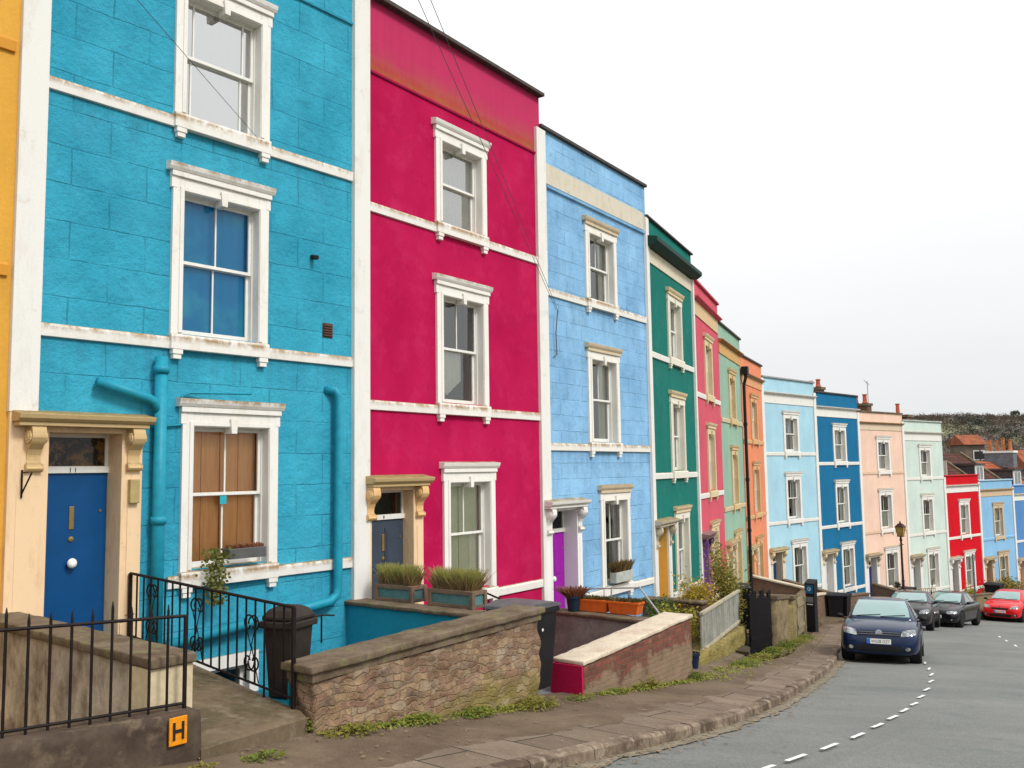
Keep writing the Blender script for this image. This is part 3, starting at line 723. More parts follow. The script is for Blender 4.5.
def house(i, name_label, wallm, trimm=None, top=6.2, winset=None, door=None, frieze=None, cornm=None, copm=None, low=False, fr=(5.13, 5.5), t0=0, pil=.18, pilh=None, ground_x=(2.05, 3.2), detail=True, wm=None, pilm=None, corn=True, origin=None, copth=.07, wincap=None, s0x=1.5, basement=False, strm=None, wl=None):
    W = WD[i] if i >= 0 else 4.9
    tm = trimm or WHITE
    if origin: root = empty('terraced_house', origin[0], origin[1], name_label, 'house', 'terraced houses down the hill')
    else: root = empty('terraced_house', (B[i][0], B[i][1], ZS[i]-TH0), TH[i], name_label, 'house', 'terraced houses down the hill')
    h2 = H2[i] if i >= 0 else 2.5; h0 = H0[i] if i >= 0 else 3.0
    ws = []
    wx = (1.86, 3.01) if i == 0 else (1.9, 3.05)
    ws.append((wx[0], wx[1], .06, {0: 1.87, 1: 1.86, 2: 1.81}.get(i, 1.77)))
    if not low: ws.append((wx[0], wx[1], h2+.06, {1: 4.53, 2: 4.55, 3: 4.45}.get(i, 4.49)))
    gx0, gx1 = ground_x
    gz0 = -h0+.06; gz1 = {0: -1.09, 1: -1.28}.get(i, -1.21)
    ws.append((gx0, gx1, gz0, gz1))
    dx0, dx1, dzt = (.27, 1.14, {0: -1.15, 1: -1.31, 2: -1.27}.get(i, -1.27)); dx0 = {1: .16, 2: .1, 3: .14}.get(i, .27)
    holes = [(a, b_, c, d) for a, b_, c, d in ws]+[(dx0, dx1, -3.6, dzt)]
    if basement: holes.append((2.0, 2.95, -5.3, -4.12))
    zb = -6.6
    xs = sorted({0.005, W-.005}|{h[0] for h in holes}|{h[1] for h in holes}); zs = sorted({zb, top}|{h[2] for h in holes}|{h[3] for h in holes})
    b = MB()
    for a, c in zip(xs, xs[1:]):
        for d, e_ in zip(zs, zs[1:]):
            mx, mz = (a+c)/2, (d+e_)/2
            if any(h[0] < mx < h[1] and h[2] < mz < h[3] for h in holes): continue
            b.quad((a, 0, d), (c, 0, d), (c, 0, e_), (a, 0, e_))
    for h in holes:
        x0, x1, z0, z1 = h; D = .4
        b.quad((x0, 0, z0), (x0, D, z0), (x0, D, z1), (x0, 0, z1)); b.quad((x1, 0, z1), (x1, D, z1), (x1, D, z0), (x1, 0, z0))
        b.quad((x0, 0, z1), (x0, D, z1), (x1, D, z1), (x1, 0, z1)); b.quad((x1, 0, z0), (x1, D, z0), (x0, D, z0), (x0, 0, z0))
    rz = (5.0 if not low else 2.7); DEP = 7.5
    X0, X1 = .005, W-.005
    b.quad((X0, 0, zb), (X0, 0, top), (X0, .28, top), (X0, .28, zb)); b.quad((X1, 0, zb), (X1, .28, zb), (X1, .28, top), (X1, 0, top))
    b.quad((X0, .28, rz), (X0, .28, top), (X1, .28, top), (X1, .28, rz)); b.quad((X0, 0, top), (X1, 0, top), (X1, .28, top), (X0, .28, top))
    b.quad((X0, .28, zb), (X0, .28, rz), (X0, DEP, rz), (X0, DEP, zb)); b.quad((X1, .28, zb), (X1, DEP, zb), (X1, DEP, rz), (X1, .28, rz))
    b.quad((X0, DEP, zb), (X0, DEP, rz), (X1, DEP, rz), (X1, DEP, zb)); b.quad((X0, 0, zb), (X1, 0, zb), (X1, DEP, zb), (X0, DEP, zb))
    b.shift(dz=TH0); wall = b.build('wall', wallm, root, fix=False)
    if not low:
        MB().extrude([(.28, rz+.02), (3.9, 5.9), (DEP+.1, rz)], X0, X1).shift(dz=TH0).build('roof', SLATE, root)
    # dark sheet in place of room shade, so rooms read dark
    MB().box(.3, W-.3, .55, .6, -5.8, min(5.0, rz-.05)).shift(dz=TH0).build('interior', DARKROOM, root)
    # pilaster on the boundary with the house uphill
    pt = (top-.04) if pilh is None else pilh
    if pil:
        zc = -1.0 if i == 0 else zb
        MB().box(-pil-.02+(.05 if i == 0 else 0), pil-.045+(.02 if i == 0 else 0), -.06, .02, zc, pt).shift(dz=TH0).build('pilaster', pilm or tm, root, .008)
        if i == 0: MB().box(-pil+.04, pil-.035, -.055, .02, zb, zc).shift(dz=TH0).build('pilaster', PEACHST, root, .008)
    # string courses
    sm = strm or tm
    a = (pil-.045+(.02 if i == 0 else 0)) if pil else 0; e2 = W-(.2 if i < 2 else .15)
    for z_, x_ in [(0, a), (h2, a)]+([(-h0, s0x)]):
        if low and z_ == h2: continue
        MB().extrude([(.01, z_-.15), (-.035, z_-.145), (-.045, z_-.03), (-.03, z_), (.01, z_+.008)], x_, e2).shift(dz=TH0).build('string_course', sm, root, .004 if detail else 0)
    # frieze, cornice, coping
    if frieze: MB().box(a, e2, -.03, .01, fr[0], fr[1]).shift(dz=TH0).build('frieze', frieze, root, .005)
    if corn:
        c = MB().extrude([(.01, fr[1]), (-.08, fr[1]), (-.1, fr[1]+.03), (-.16, fr[1]+.05), (-.17, fr[1]+.085), (.01, fr[1]+.11)], a-.02, W-.0)
        c.shift(dz=TH0).build('cornice', cornm or tm, root, .004)
    MB().box(-.03, W+.02, -.13 if i == 1 else -.07, .33, top, top+copth).shift(dz=TH0).build('coping', copm or LEAD, root, .008)
    wins = []
    for k, (x0, x1, z0, z1) in enumerate(ws):
        kw = dict(cur='dark', bars='upper', tm=wm or tm, detail=detail, cap=wincap)
        if winset and k < len(winset) and winset[k]: kw.update(winset[k])
        wins.append(sash_window(root, x0, x1, z0, z1, **kw))
    kw = dict(dm=DOORW, sm=tm, cm=tm)
    if door: kw.update(door)
    doorway(root, dx0, dx1, dzt, detail=detail, **kw)
    return root, wall, wins
DOORW = plain('white_door_paint', (.7, .7, .68), .4, var=.04)
def dpaint(n, c): return plain(n, c, .35, var=.1, vs=4, bump=.05)

# ---- the yellow house at the left edge
YEL = paint('yellow_paint', (.72, .38, .06), dirt=.35)
YELT = trim('yellow_trim', (.66, .3, .04), .5)
oo = (B[0][0]-4.9*math.cos(.88), B[0][1]-4.9*math.sin(.88), 2.3-TH0)
house(-1, 'mustard yellow terraced house cut off at the left edge of the row', YEL, YELT, top=6.0, origin=(oo, .88), frieze=YELT, pil=0, s0x=1.6, door=dict(dm=dpaint('brown_door', (.12, .05, .03)), sm=YELT, cm=YELT))

# ---- turquoise
EDT = [TH0-.15, TH0+H2[0]-.15, TH0-H0[0]-.15]; TRE = [TH0-.01, TH0+H2[0]-.01, TH0-H0[0]-.01, TH0+2.2, TH0-.76]
TURQ = paint('turquoise_paint', (.028, .33, .49), ash=(.92, .435), dirt=.25, stucco=4.0, tint=(.055, .43, .6), edges=EDT, patchy=.35)
WT0 = trim('white_trim_turquoise_house', (.8, .78, .73), .6, edges=TRE)
H_T, w_, wins = house(0, 'turquoise terraced house with blue front door and wood-boarded ground window', TURQ, trimm=WT0, pilm=WHITE, top=6.3, pilh=6.2, cornm=TURQ, corn=False,
    winset=[dict(cur='blue', bars='both', curc=BLUEC, glass=GLASSD), dict(cur='full', bars='side', curc=plain('white_blind', (.93, .95, .94), .9, var=.04), glass=GLASSW), dict(cur='wood', glass=GLASSD, bars='both', curc=WOODP)],
    door=dict(dm=dpaint('deep_blue_door', (.005, .065, .2)), sm=PEACHST, cm=OCHRE, num='11', xl=-.1, xr=1.38, can=OCHRE, corbm=trim('ochre_corbel_paint', (.62, .44, .22), .8), panels=False),
    basement=True, s0x=1.75, fr=(5.1, 5.14))
MB().extrude([(.01, 5.13), (-.03, 5.14), (-.035, 5.17), (.01, 5.2)], .14, WD[0]-.2).shift(dz=TH0).build('cornice', TURQ, H_T)
TURQP = plain('turquoise_pipe_paint', (.015, .27, .38), .45, var=.15)
def pipe(root, pts, r=.06, name='downpipe', m=None, col_=True):
    b = MB(); P = [Vector(p) for p in pts]
    b.tube(P, r, 12)
    if col_:
        for a, c in zip(P, P[1:]):
            L = (c-a).length
            if L > 1.0:
                for q in (.04, .5, .96): 
                    m_ = a+(c-a)*q; dd = (c-a).normalized()*.045; b.tube([m_-dd, m_+dd], r*1.22, 12)
    return b.shift(dz=TH0).build(name, m or TURQP, root, smooth=True)
pipe(H_T, [(1.57, -.1, -.27), (1.57, -.1, -4.2)], .075)
pipe(H_T, [(.78, -.1, -.62), (1.4, -.1, -.78), (1.5, -.1, -.82), (1.57, -.1, -.98)], .06, col_=False)
pipe(H_T, [(4.2, .02, -.52), (4.3, -.08, -.52), (4.35, -.1, -.6), (4.35, -.1, -3.3), (4.33, -.1, -3.42), (4.2, -.1, -3.5), (1.7, -.1, -3.72)], .065, col_=False)
pipe(H_T, [(1.5, -.03, -1.12), (1.9, -.03, -1.08), (1.9, -.03, -.72), (2.0, -.05, -.68), (2.8, -.19, -.66)], .015, 'cable', col_=False)
MB().tube([(3.93, 0, 1.39), (3.93, -.12, 1.36)], .035, 10).shift(dz=TH0).build('overflow_pipe', DARKPAINT, H_T)
b = MB(); 
for k in range(5): b.box(4.14, 4.3, -.03, -.01, .27+k*.036, .29+k*.036)
b.box(4.13, 4.31, -.012, .01, .25, .46).shift(dz=TH0).build('air_vent', plain('vent_brown', (.1, .05, .035), .7), H_T)
MB().box(1.2, 1.32, -.12, -.05, -2.02, -1.74).shift(dz=TH0).build('door_entry_box', plain('stone_box', (.42, .32, .14), .6), H_T, .01)
MB().tube([(.0, -.07, -1.62), (.0, -.07, -1.92)], .01, 6).tube([(.0, -.07, -1.65), (0, -.3, -1.65), (0, -.07, -1.88)], .01, 6).shift(dz=TH0).build('hanging_bracket', IRON, H_T)
STK = plain('turquoise_sticker', (.03, .38, .48), .4)
o_ = MB().box(2.56, 2.66, .125, .13, -2.08, -1.97).shift(dz=TH0); o_.build('window_sticker', STK, wins[2])
# carved dark and gold panel behind the fanlight glass
MB().box(.29, 1.12, .292, .3, -1.6, -1.2).shift(dz=TH0).build('fanlight_panel', two('dark_gold_carving', (.012, .008, .006), (.3, .15, .035), 9, lo=.48, hi=.58, bump=.8, c3=(.16, .03, .015)), H_T)
# basement window
bw = MB().box(1.88, 2.02, -.04, .2, -5.3, -3.98).box(2.93, 3.07, -.04, .2, -5.3, -3.98).box(2.02, 2.93, -.038, .2, -4.14, -3.98).shift(dz=TH0).build('window', WHITE, H_T, .006)
MB().box(2.02, 2.93, .1, .14, -4.2, -4.12).box(2.02, 2.07, .1, .14, -5.3, -4.2).box(2.88, 2.93, .1, .14, -5.3, -4.2).shift(dz=TH0).build('sash_frame', SASH, bw)
MB().quad((2.03, .12, -5.3+TH0), (2.92, .12, -5.3+TH0), (2.92, .12, -4.13+TH0), (2.03, .12, -4.13+TH0)).build('pane', GLASS, bw, fix=False)

# ---- magenta
MAG = NT('magenta_paint')
t = MAG; t.set(Roughness=.85, Specular_IOR_Level=.1)
x, y, z = t.sep(t.tc.outputs['Object'])
base = t.mix(t.ramp(t.noise(.9, detail=5), [(.3, 0.), (.7, 1.)]), (.42, .003, .062), (.52, .01, .085))
base = t.mix(t.math('MULTIPLY', t.ramp(t.noise(1.9, detail=9, rough=.75), [(.5, 0.), (.64, 1.)]), .4), base, (.55, .03, .12)); base = t.mix(t.math('MULTIPLY', t.ramp(t.noise(2.7, detail=9, rough=.8), [(.53, 0.), (.66, 1.)]), .35), base, (.3, .004, .045))
up = t.math('MULTIPLY', t.math('SUBTRACT', z, 8.9), 8, True)            # the parapet is paler
base = t.mix(t.math('MULTIPLY', up, .75), base, (.52, .045, .13))
rust = t.math('MULTIPLY', t.math('MULTIPLY', up, t.math('SUBTRACT', 1, t.math('MULTIPLY', t.math('SUBTRACT', z, 8.9), 2.2), True)), t.ramp(t.noise(1, t.mapped((1.6, 1.6, .8)), detail=5), [(.36, .25), (.6, 1.)]))
base = t.mix(t.math('MULTIPLY', rust, .5), base, (.33, .13, .04)); z2 = t.math('SUBTRACT', z, 8.78); rb2 = t.math('MULTIPLY', t.math('SUBTRACT', 1, t.math('MULTIPLY', z2, 3.4), True), t.math('MULTIPLY', z2, 30, True)); base = t.mix(t.math('MULTIPLY', rb2, t.ramp(t.noise(2.2, detail=8, rough=.7), [(.3, .35), (.6, .95)])), base, (.36, .15, .03))
st = t.noise(1, t.mapped((4, 4, .3)), detail=5, rough=.6)
base = t.mix(t.math('MULTIPLY', t.ramp(st, [(.5, 0.), (.8, 1.)]), .25), base, (.3, .01, .05))
t.color(t.mix(.18, base, t.ramp(t.noise(30, detail=3), [(.3, .5), (.7, 1.)]), 'MULTIPLY')); t.normal(t.bump(t.noise(60, detail=4), .25, .006, t.bump(t.noise(4, detail=5), .2, .02)))
MAG = MAG.m
MAGP = paint('magenta_trim', (.42, .01, .08))
WT1 = trim('white_trim_magenta_house', (.8, .78, .73), .45, edges=[TH0-.01, TH0+H2[1]-.01, TH0+2.2, TH0+H2[1]+2.0, TH0-.76])
H_M, _, winsM = house(1, 'tall crimson magenta terraced house with peach stone doorcase', MAG, trimm=WT1, pilm=WHITE, top=6.35, fr=(5.15, 5.17),
    winset=[dict(cur='v', bars='upper'), dict(cur='net', bars='none', glass=GLASSR), dict(cur='shutter', bars='upper', curc=SHUTC)],
    door=dict(dm=dpaint('slate_grey_door', (.045, .06, .085)), sm=PEACHST, cm=OCHRE, num='9', xl=.05, xr=1.36, rec=.17, corbm=trim('peach_corbel', (.74, .47, .22), .6)), cornm=MAGP, corn=False, s0x=1.6)
MB().extrude([(.01, 5.13), (-.03, 5.14), (-.035, 5.17), (.01, 5.2)], .18, WD[1]-.18).shift(dz=TH0).build('cornice', MAGP, H_M)

# ---- light blue
LBL = paint('light_blue_paint', (.215, .455, .73), ash=(.62, .32), dirt=.35, tint=(.3, .56, .82), bvar=.8, edges=[TH0-.15, TH0+H2[2]-.15, TH0-H0[2]-.15], patchy=.5, stucco=1.8)
WT2 = trim('white_trim_blue_house', (.8, .78, .72), .5, edges=[TH0-.01, TH0+H2[2]-.01, TH0+2.2, TH0-.76])
FRC = trim('stained_cream_frieze', (.62, .57, .46), 1.0)
H_C, _, winsC = house(2, 'pale cornflower blue terraced house with cream frieze and purple door', LBL, trimm=WT2, pilm=WHITE, top=6.3, frieze=FRC, fr=(5.2, 5.62), corn=False,
    winset=[dict(cur='halves', bars='upper', curc=NETM), dict(cur='drape', bars='upper', curc=NETM), dict(cur='drape', bars='upper', curc=NETD)],
    door=dict(dm=dpaint('purple_door', (.3, .01, .33)), sm=WHITEC, cm=WHITE, xl=-.15, xr=1.32), ground_x=(2.33, 3.42), wincap=trim('tan_window_heads', (.6, .5, .35), .7, (.2, .13, .06)))
MB().extrude([(.01, 5.1), (-.05, 5.12), (-.055, 5.17), (.01, 5.2)], .18, WD[2]-.1).shift(dz=TH0).build('cornice', LBL, H_C)

# ---- teal
TEAL = paint('teal_green_paint', (.006, .17, .14), dirt=.3, patchy=.3, edges=[TH0-.15, TH0+H2[3]-.15])
DKG = plain('dark_green_gutter', (.006, .04, .03), .6)
TAN = trim('tan_stone_paint', (.68, .55, .34), .6)
H_D, _, winsD = house(3, 'deep teal green terraced house with black eaves gutter and yellow door', TEAL, WHITE, top=6.22, frieze=trim('pale_cream_frieze', (.68, .62, .48), .9), fr=(5.13, 5.48), corn=False, pil=.13, copth=.05, wm=trim('pale_cream_paint', (.74, .71, .6), .4), wincap=TAN,
    winset=[dict(cur='net'), dict(cur='net'), dict(cur='halves')], door=dict(dm=dpaint('marigold_door', (.72, .42, .08)), sm=WHITE, rec=.22, revm=plain('marigold_reveal', (.75, .45, .1), .5, var=.06), xl=-.1, cm=trim('grey_stone', (.5, .44, .33), .7)))
MB().extrude([(.01, 5.49), (-.14, 5.5), (-.2, 5.53), (-.3, 5.6), (-.3, 5.7), (.01, 5.76)], -.05, WD[3]+.06).shift(dz=TH0).build('eaves_gutter', DKG, H_D)

PNK = paint('coral_pink_paint', (.64, .1, .145), dirt=.35)
house(4, 'coral pink terraced house with purple doorcase', PNK, top=6.18, frieze=trim('sandy_frieze', (.66, .47, .27), .8), fr=(5.18, 5.62), pil=.11, corn=True, cornm=PNK, wm=TAN, detail=False, copm=plain('pink_coping', (.4, .06, .09), .7),
    winset=[dict(cur='net'), dict(cur='net'), dict(cur='net')], door=dict(dm=dpaint('violet_door', (.16, .04, .25)), sm=plain('violet_trim', (.25, .1, .36), .5), cm=plain('violet_stone', (.13, .05, .16), .6), can=plain('brown_violet_cap', (.22, .12, .12), .7)))
SAGE = paint('sage_green_paint', (.3, .47, .36), dirt=.35)
H_F, _, _ = house(5, 'sage green terraced house with ochre stone trims', SAGE, trimm=trim('ochre_window_stone', (.64, .48, .26), .7), top=6.18, frieze=trim('ochre_frieze', (.6, .36, .13), .8), fr=(5.17, 5.55), pil=0, cornm=trim('brown_cornice', (.36, .18, .07), .6), detail=False, strm=trim('sand_string', (.6, .5, .33), .6),
    winset=[dict(cur='wood', curc=WOODP), dict(cur='wood', curc=WOODP), dict(cur='net')], door=dict(dm=dpaint('green_door', (.04, .12, .07)), sm=TAN, cm=TAN))
ORN = paint('orange_paint', (.78, .27, .14), dirt=.4)
H_G, _, _ = house(6, 'salmon orange terraced house with black downpipe at its left edge', ORN, trimm=trim('salmon_trim', (.66, .4, .2), .8), top=6.15, frieze=trim('salmon_frieze', (.7, .34, .17), .9), fr=(5.1, 5.45), pil=0, detail=False, cornm=trim('grimy_cornice', (.4, .25, .14), .8),
    winset=[dict(cur='net'), dict(cur='net'), dict(cur='net')], door=dict(dm=dpaint('ochre_door', (.3, .14, .03)), sm=trim('salmon_trim', (.66, .4, .2), .8), cm=TAN))
b = MB().tube([(-.02, -.2, 5.5), (-.02, -.2, 5.3), (-.02, -.12, 5.0), (-.02, -.12, -6)], .06, 10).box(-.16, .12, -.3, -.05, 5.4, 5.7)
for zz in (3.5, 1.4, -.5, -2.4): b.tube([(-.02, -.12, zz-.06), (-.02, -.12, zz+.06)], .08, 10)
b.shift(dz=TH0).build('downpipe', plain('black_pipe', (.015, .013, .013), .5), H_G)
HBL = paint('powder_blue_paint', (.4, .65, .77), dirt=.25)
house(7, 'powder blue terraced house with wide white frieze and dark blue door', HBL, top=6.2, frieze=WHITE, fr=(5.1, 5.5), pil=.12, detail=False, copm=plain('grey_coping', (.3, .32, .33), .7),
    winset=[dict(cur='drape'), dict(cur='drape'), dict(cur='drape')], door=dict(dm=dpaint('navy_door', (.01, .05, .15)), sm=trim('warm_stone', (.66, .58, .44), .6), cm=TAN), ground_x=(2.25, 3.4))
IBL = paint('strong_blue_paint', (.01, .155, .32), dirt=.25)
r, _, _ = house(8, 'strong cobalt blue terraced house with white trims', IBL, top=6.22, frieze=WHITE, fr=(5.1, 5.5), pil=.13, detail=False, winset=[dict(cur='halves'), dict(cur='net'), dict(cur='halves')], door=dict(dm=DOORW, sm=WHITE, cm=TAN), ground_x=(2.25, 3.4))
chimney(r, WD[8], 2.2, 6.85, 2, .8, w=.45)
PCH = paint('peach_paint', (.85, .6, .47), dirt=.3)
PCHT = trim('peach_trim', (.72, .52, .38), .7)
r, _, _ = house(9, 'pale peach terraced house behind the street lamp', PCH, trimm=PCHT, top=6.0, frieze=trim('stained_peach_frieze', (.68, .55, .42), 1.0), fr=(5.1, 5.42), pil=.12, pilm=WHITE, detail=False, cornm=trim('rusty_cornice', (.42, .27, .15), .9), copm=COPE, winset=[dict(cur='netlow', tm=WHITE), dict(cur='netlow', tm=WHITE), dict(cur='netlow', tm=WHITE)], door=dict(dm=dpaint('indigo_door', (.02, .03, .16)), sm=WHITE, cm=trim('grey_stone', (.5, .44, .33), .7)), ground_x=(2.25, 3.4))
chimney(r, WD[9], 2.3, 6.72, 2, 1.0, w=.5, poth=.5)
MB().tube([(WD[9], 1.85, 6.5), (WD[9], 1.85, 7.95)], .022, 6).tube([(WD[9]-.6, 1.6, 7.85), (WD[9]+.1, 1.95, 7.85)], .014, 5).tube([(WD[9]-.45, 1.5, 7.7), (WD[9]-.45, 1.8, 8.0)], .01, 4).tube([(WD[9]-.1, 1.7, 7.7), (WD[9]-.1, 2.0, 8.0)], .01, 4).shift(dz=TH0).build('tv_aerial', plain('grey_metal', (.3, .3, .3), .5), r)
MNT = paint('mint_paint', (.6, .72, .65), dirt=.2)
r, _, _ = house(10, 'pale mint terraced house, tallest beside the red one', MNT, top=6.05, frieze=WHITE, fr=(5.0, 5.4), pil=.13, detail=False, copm=plain('mint_coping', (.4, .46, .42), .7), winset=[dict(cur='netlow'), dict(cur='netlow'), dict(cur='net')], door=dict(dm=dpaint('grey_door', (.2, .24, .25)), sm=WHITE, cm=trim('grey_stone', (.5, .44, .33), .7)), ground_x=(2.25, 3.4))
chimney(r, WD[10]-.35, 2.3, 6.6, 1, 1.3, w=.6, poth=.65)
# low houses with attic roofs
def attic(r, i, roofm, dx0, dx1, dm, ridge=5.15, ex=0):
    W = WD[i]
    MB().extrude([(.35, 3.2), (3.1, ridge), (3.6, ridge+.05), (7.5, 2.6), (.35, 2.6)], .01, W-.01).shift(dz=TH0).build('roof', roofm, r)
    MB().box(W-.14, W+.14, .5, 3.6, 2.6, 3.3).extrude([(.35, 3.3), (3.1, ridge+.16), (3.7, ridge+.16), (7.4, 2.7)], W-.14, W+.14).shift(dz=TH0).build('party_parapet', COPE, r)
    MB().box(dx0+.02, dx1-.02, .56, 2.4, 3.3, 4.41).shift(dz=TH0).build('dormer_cheek', SLATE, r)
    d = MB().box(dx0, dx1, .5, .56, 3.3, 4.42).shift(dz=TH0).build('dormer', dm, r)
    MB().box(dx0-.08, dx1+.08, .4, 2.7, 4.42, 4.53).shift(dz=TH0).build('dormer_roof', LEAD, d)
    mx = (dx0+dx1)/2
    for a, c in ((dx0+.12, mx-.04), (mx+.04, dx1-.12)):
        MB().quad((a, .49, 3.55+TH0), (c, .49, 3.55+TH0), (c, .49, 4.3+TH0), (a, .49, 4.3+TH0)).build('pane', plain('dormer_pane', (.22, .22, .2), .3), d)
RED = paint('bright_red_paint', (.62, .004, .014), dirt=.2)
r, _, _ = house(11, 'bright red low terraced house with white frieze and brown attic roof', RED, top=3.45, low=True, frieze=WHITE, fr=(2.5, 2.85), pil=.13, detail=False, copm=plain('red_coping', (.45, .02, .02), .6), winset=[dict(cur='net'), dict(cur='halves')], door=dict(dm=dpaint('dark_grey_door', (.06, .07, .08)), sm=WHITE, cm=WHITE), ground_x=(2.25, 3.4))
attic(r, 11, TILEB, .5, 1.7, plain('pinkish_dormer', (.5, .38, .33), .7))
LB3 = paint('sky_blue_paint', (.26, .5, .74), dirt=.3)
r, _, _ = house(12, 'sky blue low terraced house with tan window stone, beside the red one', LB3, trimm=trim('tan_brown_stone', (.6, .45, .3), .7), top=3.45, low=True, frieze=trim('tan_brown_stone', (.6, .45, .3), .7), fr=(2.5, 2.85), pil=.12, pilm=WHITE, strm=LB3, detail=False, copm=plain('pale_blue_coping', (.35, .5, .62), .6), winset=[dict(cur='net'), dict(cur='net')], door=dict(dm=dpaint('brown_red_door', (.25, .08, .05)), sm=trim('tan_brown_stone', (.6, .45, .3), .7), cm=TAN), ground_x=(2.25, 3.4))
attic(r, 12, TILEB, .9, 2.0, WHITEC)
NB = paint('denim_blue_paint', (.1, .26, .55), dirt=.3)
B.append((B[13][0]+4.8*math.cos(.69), B[13][1]+4.8*math.sin(.69)))
r, _, _ = house(13, 'denim blue low terraced house cut off at the right edge', NB, top=3.45, low=True, frieze=WHITE, fr=(2.5, 2.85), pil=.12, detail=False, copm=plain('blue_coping', (.2, .35, .6), .6), winset=[dict(cur='net'), dict(cur='net')], door=dict(dm=dpaint('peach_door', (.6, .35, .25)), sm=PCHT, cm=PCHT), ground_x=(2.25, 3.4))
attic(r, 13, TILEO, 1.6, 2.7, WHITEC, 5.0)
ch = chimney(r, WD[13], 2.6, 5.75, 4, 1.9, m=two('grey_render', (.2, .22, .24), (.14, .15, .17), 3), cap=WHITEC, w=.6, poth=.8, pm=plain('orange_pot', (.5, .17, .06), .7, var=.2))
# ================================================================= GARDEN WALLS
def wallrun(name, pts, th, zb, zt, m, label=None, cat='wall', rough_=None, over=0.0, parent=None, centre=False, group=None):
    """pts: (s, d) along the outer face; th: thickness towards the left of travel; zb, zt: heights per point"""
    Q = [Vector(xy(*p)) for p in pts]; n = len(Q)
    if not isinstance(zb, (list, tuple)): zb = [zb]*n
    if not isinstance(zt, (list, tuple)): zt = [zt]*n
    O = []; I = []
    for i in range(n):
        d = (Q[min(i+1, n-1)]-Q[max(i-1, 0)]).normalized(); nn = Vector((-d.y, d.x))
        ex = d*(-over if i == 0 else over if i == n-1 else 0)
        O.append(Q[i]-nn*(over+(th/2 if centre else 0))+ex); I.append(Q[i]+nn*((th/2 if centre else th)+over)+ex)
    L = [0]
    for i in range(1, n): L.append(L[-1]+(Q[i]-Q[i-1]).length)
    vs = []
    for i in range(n):
        vs += [(O[i].x, O[i].y, zb[i]), (O[i].x, O[i].y, zt[i]), (I[i].x, I[i].y, zt[i]), (I[i].x, I[i].y, zb[i])]
    fs = []
    for i in range(n-1):
        a, b = i*4, (i+1)*4
        for k in range(4): fs.append((a+k, b+k, b+(k+1) % 4, a+(k+1) % 4))
    fs += [(0, 1, 2, 3), (n*4-1, n*4-2, n*4-3, n*4-4)]
    b = MB().add(vs, fs); o = b.build(name, m, parent)
    ul = o.data.uv_layers.new(name='UV')
    for poly in o.data.polygons:
        for li in poly.loop_indices:
            vi = o.data.loops[li].vertex_index; i = vi//4
            endf = len(set(x//4 for x in poly.vertices)) == 1
            u = L[i]+(0 if not endf else (.0 if vi % 4 < 2 else th)); ul.data[li].uv = (u, vs[vi][2])
    if rough_: roughen(o, *rough_)
    if label: tag(o, label, cat, group)
    return o
def walled(name, label, pts, th, zb, zt, m, cm, ct=.07, over=.05, rough_=None, cope_rough=True, group=None, copename='coping', centre=False):
    """a wall (the body) with its coping as a part, both under one empty"""
    p0 = P3(*pts[0]); r = empty(name, (0, 0, 0), 0, label, 'wall', group)
    n = len(pts); zt = zt if isinstance(zt, (list, tuple)) else [zt]*n
    wallrun('wall_body', pts, th, zb, zt, m, rough_=rough_, parent=r, centre=centre)
    c = wallrun(copename, pts, th, [z+.003 for z in zt], [z+ct for z in zt], cm, over=over, parent=r, centre=centre)
    bv = c.modifiers.new('bevel', 'BEVEL'); bv.width = .012; bv.segments = 2; bv.limit_method = 'ANGLE'; bv.angle_limit = R(50)
    if cope_rough: roughen(c, .012, 6, .08)
    return r
RUB = rubble('rubble_stone', [(.3, .19, .115), (.2, .12, .08), (.38, .26, .16), (.27, .15, .11), (.19, .135, .11), (.36, .28, .2)], 8.5, mortar=(.23, .17, .11), moss=.6)
TQW = paint('turquoise_wall_paint', (.018, .3, .43), dirt=.35, stucco=1.6)
REND = NT('dirty_cream_render'); t = REND; t.set(Roughness=.85)
a = t.mix(t.ramp(t.noise(2.2, t.mapped((1, 1, .55)), detail=9, rough=.72), [(.36, 0.), (.62, 1.)]), (.66, .59, .47), (.17, .13, .1))
a = t.mix(t.math('MULTIPLY', t.ramp(t.noise(5, t.mapped((1, 1, .25)), detail=7, rough=.7), [(.5, 0.), (.66, 1.)]), .75), a, (.34, .33, .31))
a = t.mix(t.math('MULTIPLY', t.ramp(t.noise(1.1, detail=8, rough=.7), [(.52, 0.), (.6, 1.)]), .6), a, (.12, .09, .07))
t.color(a); t.normal(t.bump(t.noise(30, detail=7), .4, .012)); REND = REND.m
CREND = two('cream_painted_end', (.7, .6, .4), (.62, .5, .32), 2, lo=.3, hi=.7, bump=.15)
PLIN = two('dark_plinth_stone', (.115, .085, .06), (.07, .05, .038), 1.8, c3=(.16, .12, .08), bump=.3)
# 1 party wall of the yellow house, rendered, with an outer end painted cream
r = walled('party_wall', 'dirty cream rendered garden wall with brown coping, behind the foreground railings',
           [(-.06, 3.44), (-.02, -.05)], .3, [-3.2, -3.2], [-1.53, -1.5], REND, COPE, .085, .05)
wallrun('end_pier', [(-.04, 3.45), (-.035, 3.12)], .34, -2.4, -1.535, CREND, parent=r, over=.012)
